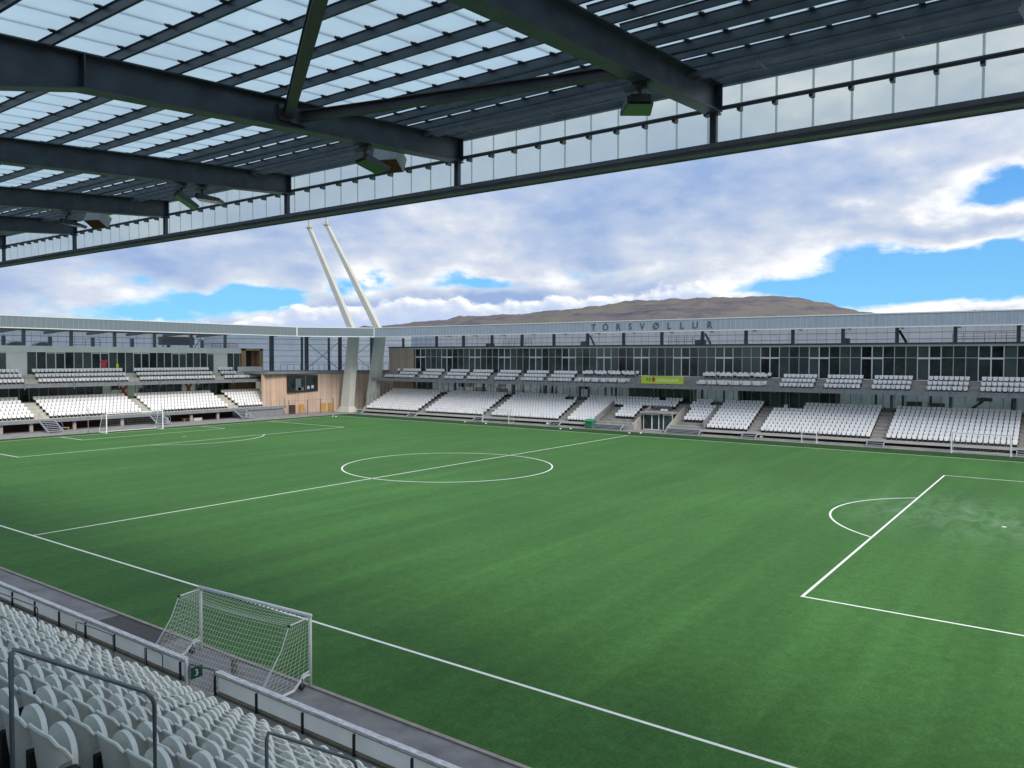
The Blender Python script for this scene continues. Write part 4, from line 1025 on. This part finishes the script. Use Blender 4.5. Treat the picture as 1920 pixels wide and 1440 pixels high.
# ---- corner building between the two far stands
corner = thing('corner_building', 'timber clad corner block with dark window between the far stands', 'building', (-62, 38, 0))
def vwall(name, P, Q, z0, z1, mt, parent, th=.3):
    m = MB(); P = Vector((*P, 0)); Q = Vector((*Q, 0)); d = (Q-P).normalized(); n = Vector((-d.y, d.x, 0))*th
    if n.x > 0: n = -n
    m.add([P+Vector((0, 0, z0)), Q+Vector((0, 0, z0)), Q+n+Vector((0, 0, z0)), P+n+Vector((0, 0, z0)), P+Vector((0, 0, z1)), Q+Vector((0, 0, z1)), Q+n+Vector((0, 0, z1)), P+n+Vector((0, 0, z1))],
          [(0, 1, 2, 3), (4, 7, 6, 5), (0, 4, 5, 1), (1, 5, 6, 2), (2, 6, 7, 3), (3, 7, 4, 0)])
    return m.build(name, mt, parent)
A0, A1, B1 = (-62.6, 26.5), (-61.8, 37.4), (-59.7, 53.5)
vwall('timber_wall', A0, A1, 0, 6.7, WOODR, corner); vwall('timber_wall', A1, B1, 0, 6.7, WOODT, corner)
m = MB(); m.box(-62.05, -61.74, 30.95, 37.25, 3.65, 6.45); wf = m.build('window', BLACK, corner)
m = MB(); m.quad((-61.73, 31.05, 3.75), (-61.73, 37.15, 3.75), (-61.73, 37.15, 6.35), (-61.73, 31.05, 6.35)); m.build('pane', GLASS, wf)
m = MB(); m.box(-61.735, -61.70, 34.5, 34.6, 3.75, 6.35); m.build('mullion', STEELM, wf)
m = MB(); m.box(-61.728, -61.715, 32.5, 33.6, 3.9, 5.9); m.box(-61.728, -61.715, 33.0, 34.2, 3.85, 4.4); m.build('room_detail', STEELM, wf)
m = MB(); m.box(-61.728, -61.715, 34.9, 35.4, 4.1, 4.6); m.box(-61.728, -61.715, 35.8, 36.3, 4.2, 4.7); m.build('screen', FRAMEG, wf)
for y0, y1, x in ((33.4, 34.25, -61.85), (37.7, 38.75, -61.52), (39.3, 40.35, -61.3)):
    m = MB(); m.box(x-.1, x+.03, y0, y1, 0, 1.55); dd = m.build('door', ORANGE, corner)
    m = MB(); m.box(x+.031, x+.05, y0+.08, y0+.18, .7, .8); m.build('handle', STEELM, dd)
m = MB(); m.box(-61.9, -61.6, 31.3, 32.3, 0, 1.5); m.build('niche', BRICKD, corner)
m = MB(); m.box(-62.6, -61.55, 26.6, 37.5, 6.72, 7.1); m.add([(-61.6, 37.4, 6.72), (-59.5, 53.5, 6.72), (-70, 53.5, 6.72), (-70, 37.4, 6.72), (-61.6, 37.4, 7.1), (-59.5, 53.5, 7.1), (-70, 53.5, 7.1), (-70, 37.4, 7.1)], [(0, 1, 2, 3), (4, 7, 6, 5), (0, 4, 5, 1), (1, 5, 6, 2), (2, 6, 7, 3), (3, 7, 4, 0)])
m.box(-75, -62.61, 26.6, 53, 6.72, 7.09); m.build('walkway', CONCD, corner)
def raildiag(P, Q, z, h, parent, name='railing', step=1.15, mt=STEELM):
    m = MB(); P = Vector((*P, z)); Q = Vector((*Q, z)); n = int((Q-P).length/step); Z = Vector((0, 0, 1))
    for k in range(n+1): p = P+(Q-P)*k/n; m.bar(p, p+Z*h, .05, .05)
    m.bar(P+Z*h, Q+Z*h, .05, .06); m.bar(P+Z*.08, Q+Z*.08, .04, .05); return m.build(name, mt, parent)
raildiag((-61.7, 29.5), (-61.65, 37.4), 7.1, 1.2, corner); raildiag((-61.65, 37.4), (-59.6, 53.4), 7.1, 1.2, corner)
# screen wall behind the corner walkway and its frame
S_ = [(-78, 26), (-74.5, 38), (-70.5, 48), (-62, 58), (-52, 60)]
for a, b in zip(S_, S_[1:]):
    m = MB(); m.quad((*a, 6.5), (*b, 6.5), (*b, 14.2), (*a, 14.2)); m.build('back_screen', POLYWALL, corner)
    m = MB(); A = Vector((*a, 0)); B = Vector((*b, 0)); off = Vector((.12, -.10, 0))
    for z in (8.6, 9.7, 10.75, 11.9, 12.8): m.bar(A+off+Vector((0, 0, z)), B+off+Vector((0, 0, z)), .05, .06)
    n = 0
    for k in range(n): p = A+(B-A)*k/n+off*.4; m.bar(p+Vector((0, 0, 7)), p+Vector((0, 0, 13)), .03, .03)
    m.build('screen_rail', STEELM, corner)
cc = [(-66.0, 30.9, .55), (-70, 34.0, .3), (-66.0, 38.3, .5), (-70, 40.5, .3), (-66.0, 46.0, .5), (-70, 46.8, .3), (-63, 51.2, .5), (-60, 56.5, .35)]
for x, y, w in cc:
    m = MB(); m.box(x-w/2, x+w/2, y-w/2, y+w/2, 7.1, 13.2); m.build('column', STEEL, corner)
for a, b in ((2, 4), (4, 6)):
    m = MB(); (x0, y0, _), (x1, y1, _) = cc[a], cc[b]; m.bar((x0-.3, y0, 7.3), (x1-.3, y1, 12.3), .08, .08); m.bar((x0-.3, y0, 12.3), (x1-.3, y1, 7.3), .08, .08); m.build('cross_brace', STEELM, corner)
CA, CB = Vector((-57.0, 29.0, 0)), Vector((-48.87, 38.2, 0))
Zv = Vector((0, 0, 1)); dv = (CB-CA).normalized(); nv = Vector((-dv.y, dv.x, 0))
m = MB(); m.quad(CA+Zv*12.95, CB+Zv*12.95, CB+Zv*14.26, CA+Zv*14.26); m.build('fascia_panel', POLYFARW, corner)
m = MB(); m.bar(CA+Zv*12.88, CB+Zv*12.88, .12, .13); m.bar(CA+Zv*14.31, CB+Zv*14.31, .14, .12)
for e in (CA, CB): m.bar(e+Zv*12.85, e+Zv*14.37, .22, .22)
m.build('fascia_trim', TRIM, corner)
m = MB()
for k in range(20): p = CA+(CB-CA)*k/20-nv*.03; m.bar(p+Zv*12.96, p+Zv*14.25, .035, .02)
m.build('fascia_joint', JOINTW, corner)
m = MB(); back = [(-78, 29, 13.7), (-74, 44, 13.7), (-62, 58, 13.7), (-48.87, 60, 13.7)]
m.add([tuple(CA+Zv*14.3)]+back+[tuple(CB+Zv*14.3)], [(0, 1, 2, 3, 4, 5)]); m.build('roof_panel', POLYROOF, corner)
for (x, y, w) in (cc[0], cc[2], cc[4], cc[6]):
    t_ = .5; e = CA+(CB-CA)*((cc.index((x, y, w))+1)/8)+nv*.5; m = MB(); m.bar((x, y, 13.2), (e.x, e.y, 13.7), .28, .5); m.build('girder', STEEL, corner)
m = MB(); m.bar(CA+nv*1.2+Zv*13.3, CB+nv*1.2+Zv*13.3, .2, .35); m.build('purlin', STEEL, corner)

# masts
def mast(label, base, knee, top, w):
    t = thing('floodlight_mast', label, 'mast', base, 'bent white masts in the far corner')
    def seg(a, b, wa, wb, ha, hb, name):
        m = MB(); a = Vector(a); b = Vector(b); vs = []
        for p, ww, hh in ((a, wa, ha), (b, wb, hb)):
            for i, j in ((-1, -1), (1, -1), (1, 1), (-1, 1)): vs.append(p+Vector((i*ww/2, j*hh/2, 0)))
        m.add(vs, [(0, 3, 2, 1), (4, 5, 6, 7), (0, 1, 5, 4), (1, 2, 6, 5), (2, 3, 7, 6), (3, 0, 4, 7)]); return m.build(name, MAST, t)
    seg(base, knee, 2.05, 1.65, 1.3, 1.15, 'lower_leg'); seg(knee, top, 1.38, .80, .85, .5, 'upper_leg')
    m = MB(); b = Vector(base); vs = []
    for z, ww, hh in ((-.1, 3.3, 2.2), (.9, 2.2, 1.5)):
        for i, j in ((-1, -1), (1, -1), (1, 1), (-1, 1)): vs.append((b.x+.15+i*ww/2, b.y+j*hh/2, z))
    m.add(vs, [(0, 3, 2, 1), (4, 5, 6, 7), (0, 1, 5, 4), (1, 2, 6, 5), (2, 3, 7, 6), (3, 0, 4, 7)]); m.build('foot', CONCW, t)
    m = MB(); tp = Vector(top); m.box(tp.x-.6, tp.x+.6, tp.y-.4, tp.y+.4, tp.z, tp.z+.2); m.build('head_plate', MAST, t)
    return t, Vector(top)
t1, p1 = mast('bent white mast, left one of the corner pair', (-59.0, 41.3, 0), (-57.1, 41.3, 13.6), (-68.7, 41.3, 32.9), 1.5)
t2, p2 = mast('bent white mast, right one of the corner pair', (-56.7, 45.0, 0), (-54.4, 45.0, 13.8), (-68.3, 45.0, 33.9), 1.5)
lr = thing('floodlight_rig', 'white lamp frame carried on top of the two corner masts', 'floodlight rig', tuple((p1+p2)/2+Vector((0, 0, .3))))
m = MB(); m.bar(p1+Zv*.6, p2+Zv*1.0, .16, .18); m.bar(p1+Zv*.3, p1+Zv*3, .35, .35); m.bar(p2+Zv*.3, p2+Zv*3, .35, .35); m.bar(p1+Zv*2.6, p2+Zv*2.6, .3, .3); m.build('crossbeam', MAST, lr)

# fence of thin posts in front of the corner block
fc = thing('fence', 'thin wire fence before the timber corner block', 'fence', (-60.2, 36, 0))
fp = [(-60.6, 30.2), (-60.3, 33.8), (-60.1, 36.4), (-59.9, 39.0)]
for (x, y) in fp: MB().box(x-.05, x+.05, y-.05, y+.05, 0, 2.4).build('post', STEELM, fc)
m = MB()
for (a, b) in zip(fp, fp[1:]):
    for q in range(2): m.bar((*a, .3+2.0*q), (*b, .3+2.0*q), .03, .03)
m.build('wire', STEELM, fc)
def posts_row(label, pts, h, z=lambda k: 0):
    t = thing('fence', label, 'fence', (*pts[0], 0)); 
    for k, (x, y) in enumerate(pts): MB().box(x-.03, x+.03, y-.03, y+.03, z(k), z(k)+h).build('post', STEELM, t)
    m = MB()
    for k in range(len(pts)-1): m.bar((*pts[k], z(k)+h-.05), (*pts[k+1], z(k+1)+h-.05), .02, .02)
    m.build('rail', STEELM, t)
posts_row('thin stepped railing up the right end of the left stand', [(-61.5-.95*k, 30.1) for k in range(8)], 1.2, lambda k: 1.5+.4*k)
posts_row('thin stepped railing up the left end of the far stand', [(-55.2, 40.6+.9*k) for k in range(9)], 1.3, lambda k: .6+.36*k)

# ------------------------------------------------------------------ goals
def net_patch(m, F, nu, nv, rad, sub=1, skip_edges=False):
    """cords of a net over the surface F(u, v)"""
    for i in range(nu+1): m.tube([F(i/nu, j/(nv*sub)) for j in range(nv*sub+1)], rad, 3, cap=False)
    for j in range(nv+1): m.tube([F(i/(nu*sub), j/nv) for i in range(nu*sub+1)], rad, 3, cap=False)
def lerp(a, b, t): return tuple(a[i]+(b[i]-a[i])*t for i in range(3))
def near_goal():
    A = (21.95, -37.72, 0); B = (26.98, -37.42, 0)
    t = thing('goal', 'white wheeled goal with square net standing on the near path', 'goal', (24.5, -38.2, 0))
    H = 2.06
    for P in (A, B):
        m = MB(); m.tube([(P[0], P[1], 0), (P[0], P[1], H+.03)], .052, 12); m.build('post', WHITE, t, smooth=True)
    m = MB(); m.tube([(A[0]-.05, A[1], H), (B[0]+.05, B[1], H)], .056, 12); m.build('crossbar', WHITE, t, smooth=True)
    d = Vector((B[0]-A[0], B[1]-A[1], 0)).normalized(); n = Vector((d.y, -d.x, 0))
    if n.y > 0: n = -n
    TD, BD, TH = .78, 2.0, 1.98
    off = lambda P, k, z: (P[0]+n.x*k, P[1]+n.y*k, z)
    for P in (A, B):
        m = MB(); m.tube([(P[0], P[1], H-.05), off(P, TD, TH)], .02, 8); m.tube([off(P, TD, TH), off(P, TD+.28, 1.35), off(P, BD-.35, .6), off(P, BD, .06)], .016, 8); m.build('stay', WHITE, t)
        m = MB(); m.tube([off(P, .02, .34), off(P, .18, .36), off(P, .42, .24), off(P, .62, .08), off(P, BD, .05)], .04, 8); m.tube([off(P, .02, .46), off(P, .3, .40), off(P, .42, .24)], .025, 8); m.build('ground_frame', WHITE, t)
        q = off(P, .33, .1)
        w = MB(); w.tube([(q[0]-.03, q[1], .1), (q[0]+.03, q[1], .1)], .1, 14); wh = w.build('wheel', BLACK, t)
        k = MB(); k.box(q[0]-.045, q[0]+.045, q[1]-.025, q[1]+.025, .1, .33); k.build('fork', GALV, wh)
    m = MB(); m.tube([off(A, BD, .05), off(B, BD, .05)], .035, 8); m.build('rear_bar', WHITE, t)
    def F(u, v):         # crossbar -> top back -> ground
        P = lerp(A, B, u); s = math.sin(math.pi*u)
        if v < .27: k = v/.27; return off(P, .05+(TD-.05)*k, H-.03+(TH-H)*k-.10*s*math.sin(math.pi*k)-.05*k*s)
        k = (v-.27)/.73; return off(P, TD+(BD-TD)*(k**1.3)+.10*s*math.sin(math.pi*k), TH*(1-k)+.05*k-.05*s*(1-k))
    m = MB(); net_patch(m, F, 40, 23, .0052)
    for P in (A, B):
        def G(u, v):     # side panels
            q = off(P, .05, H*(1-v)+.25*v); e = off(P, TD+(BD-TD)*(v**1.3), TH*(1-v)+.06*v); p = lerp(q, e, u); s = math.sin(math.pi*u)*math.sin(math.pi*v)
            return (p[0]+d.x*.06*s*(1 if P is A else -1), p[1], p[2]-.08*s)
        net_patch(m, G, 9, 16, .0052)
    m.build('net', NETM, t)
    c = MB()
    for k in range(26):
        x = lerp(A, B, (k+.5)/26); c.box(x[0]-.012, x[0]+.012, x[1]-.03+n.y*.03, x[1]+n.y*.03+.03, H-.075, H-.045)
    for P in (A, B): q = off(P, TD, TH); c.box(q[0]-.03, q[0]+.03, q[1]-.03, q[1]+.03, q[2]-.04, q[2]+.03)
    c.build('net_clip', BLACK, t)
near_goal()
def simple_goal(label, A, B, H, back, td, bd, mt, nmesh, rad=.06, netm=NETG, cr=.012, grp=None):
    A = Vector((*A, 0)); B = Vector((*B, 0)); n = Vector((*back, 0)); t = thing('goal', label, 'goal', tuple((A+B)/2), grp)
    for P in (A, B): m = MB(); m.tube([P, P+Zv*H], rad, 10); m.build('post', mt, t)
    m = MB(); m.tube([A+Zv*H, B+Zv*H], rad, 10); m.build('crossbar', mt, t)
    m = MB()
    for P in (A, B): m.tube([P+Zv*.05, P+n*bd+Zv*.05], rad*.6, 6); m.tube([P+Zv*(H-.05), P+n*td+Zv*(H-.08), P+n*bd+Zv*.05], rad*.45, 6)
    m.tube([A+n*bd+Zv*.05, B+n*bd+Zv*.05], rad*.6, 6); m.build('ground_frame', mt, t)
    def F(u, v):
        P = A+(B-A)*u; k = v
        if k < .25: return tuple(P+n*td*(k/.25)+Zv*(H-.06))
        k = (k-.25)/.75; return tuple(P+n*(td+(bd-td)*k)+Zv*((H-.08)*(1-k)+.05*k))
    m = MB(); L_ = (B-A).length; net_patch(m, F, int(L_/nmesh), int((H+td)/nmesh), cr)
    for P in (A, B):
        def G(u, v, P=P): return tuple(P+n*(td+(bd-td)*v)*u+Zv*((H-.06)*(1-v)+.05*v))
        net_patch(m, G, max(2, int(bd/nmesh)), int(H/nmesh), cr)
    m.build('net', netm, t); return t
simple_goal('full size white goal standing at the far left goal line', (-52.5, -3.66), (-52.5, 3.66), 2.44, (-1, 0), 1.0, 1.9, WHITE, .30, .062, NETG, .008)
simple_goal('white small goal before the far stand, left of the bin', (-26.5, 38.5), (-21.7, 38.5), 2.0, (0, 1), .7, 1.4, TRIM, .3, .05, NETG, .008, 'spare goals along the far touchline')
simple_goal('tiny training goal before the far stand', (19.35, 38.85), (21.0, 38.75), 1.15, (0, 1), .3, .7, TRIM, .2, .04, NETG, .006, 'spare goals along the far touchline')
simple_goal('grey wheeled full size goal before the far stand at right edge', (34.4, 37.75), (39.5, 37.6), 2.1, (0, 1), .8, 1.7, TRIM, .3, .06, NETG, .006, 'spare goals along the far touchline')
pl = thing('net_pole', 'tall grey pole beside the far left goal', 'pole', (-55.6, -4.4, 0)); MB().tube([(-55.6, -4.4, 0), (-55.6, -4.4, 3.1)], .05, 8).build('pole', GALV, pl)
MB().box(-55.72, -55.48, -4.52, -4.28, 0, .04).build('base_plate', STEELM, pl)
# bin, footballs, markers
BT = lambda x, y, z: (x+.55, y-.75, z)
bn2 = thing('wheelie_bin', 'green wheelie bin with bright lid before the far stand', 'bin', (-8.75, 39.45, 0))
m = MB(); m.T = BT; m.add([(-9.75, 39.95, .1), (-8.9, 39.95, .1), (-8.9, 40.5, .1), (-9.75, 40.5, .1), (-9.85, 39.85, .95), (-8.8, 39.85, .95), (-8.8, 40.6, .95), (-9.85, 40.6, .95)], [(0, 3, 2, 1), (4, 5, 6, 7), (0, 1, 5, 4), (1, 2, 6, 5), (2, 3, 7, 6), (3, 0, 4, 7)]); m.build('tub', GREENB, bn2)
m = MB(); m.T = BT; m.add([(-9.95, 39.75, .96), (-8.7, 39.75, .96), (-8.7, 40.7, 1.0), (-9.95, 40.7, 1.0), (-9.8, 39.9, 1.2), (-8.85, 39.9, 1.2), (-8.85, 40.65, 1.25), (-9.8, 40.65, 1.25)], [(0, 3, 2, 1), (4, 5, 6, 7), (0, 1, 5, 4), (1, 2, 6, 5), (2, 3, 7, 6), (3, 0, 4, 7)]); m.build('lid', GREENL, bn2)
for x in (-9.6, -9.05): MB().tube([(x+.52, 39.70, .12), (x+.58, 39.70, .12)], .12, 10).build('wheel', BLACK, bn2)
def ball(name, x, y, rad, z, label, cat, sy=1.0):
    m = MB(); nl, na = 8, 14; vs = [(x, y, z+rad*sy)]; fs = []
    for i in range(1, nl):
        a = math.pi*i/nl
        for k in range(na): b = 2*math.pi*k/na; vs.append((x+rad*math.sin(a)*math.cos(b), y+rad*math.sin(a)*math.sin(b), z+rad*sy*math.cos(a)))
    vs.append((x, y, z-rad*sy))
    for k in range(na): fs.append((0, 1+k, 1+(k+1) % na)); fs.append((len(vs)-1, 1+(nl-2)*na+(k+1) % na, 1+(nl-2)*na+k))
    for i in range(nl-2):
        for k in range(na): fs.append((1+i*na+k, 1+(i+1)*na+k, 1+(i+1)*na+(k+1) % na, 1+i*na+(k+1) % na))
    m.add(vs, fs); return m.build(name, WHITE, smooth=True, origin=(x, y, z-rad*sy), label=label, cat=cat)
ball('white_ball', 14.3, 40.3, .22, .22, 'white ball beside the stair right of the far entrance', 'white ball', .7)  # plain white balls lying before the far stand, not light fittings
ball('white_ball', -16.1, 40.2, .22, .22, 'white ball beside the stair left of the green bin', 'white ball', .7)
for k, (x, y, lb) in enumerate(((-52.6, 32.6, 'white marker disc nearest the far left corner of the pitch'), (-51.6, 32.4, 'second white marker disc from the far left pitch corner'), (-28.6, 37.0, 'white marker disc on dark turf left of the spare goal'), (-24.4, 36.6, 'white marker disc on dark turf before the spare goal'),
    (-11.4, 36.2, 'white marker disc on dark turf before the green bin'), (-10.4, 37.2, 'white marker disc on dark turf close behind another near the bin'), (-1.3, 36.6, 'white marker disc on dark turf before the entrance doors'), (-.1, 37.4, 'white marker disc closest to the entrance doors'))):
    m = MB(); n = 10; vs = [(x+.14*math.cos(2*math.pi*i/n), y+.14*math.sin(2*math.pi*i/n), .0) for i in range(n)]+[(x+.05*math.cos(2*math.pi*i/n), y+.05*math.sin(2*math.pi*i/n), .09) for i in range(n)]
    m.add(vs, [(i, (i+1) % n, (i+1) % n+n, i+n) for i in range(n)]+[tuple(range(n, 2*n))]); m.build('marker_disc', WHITE, origin=(x, y, 0), label=lb, cat='marker', group='white marker discs by the far touchline')
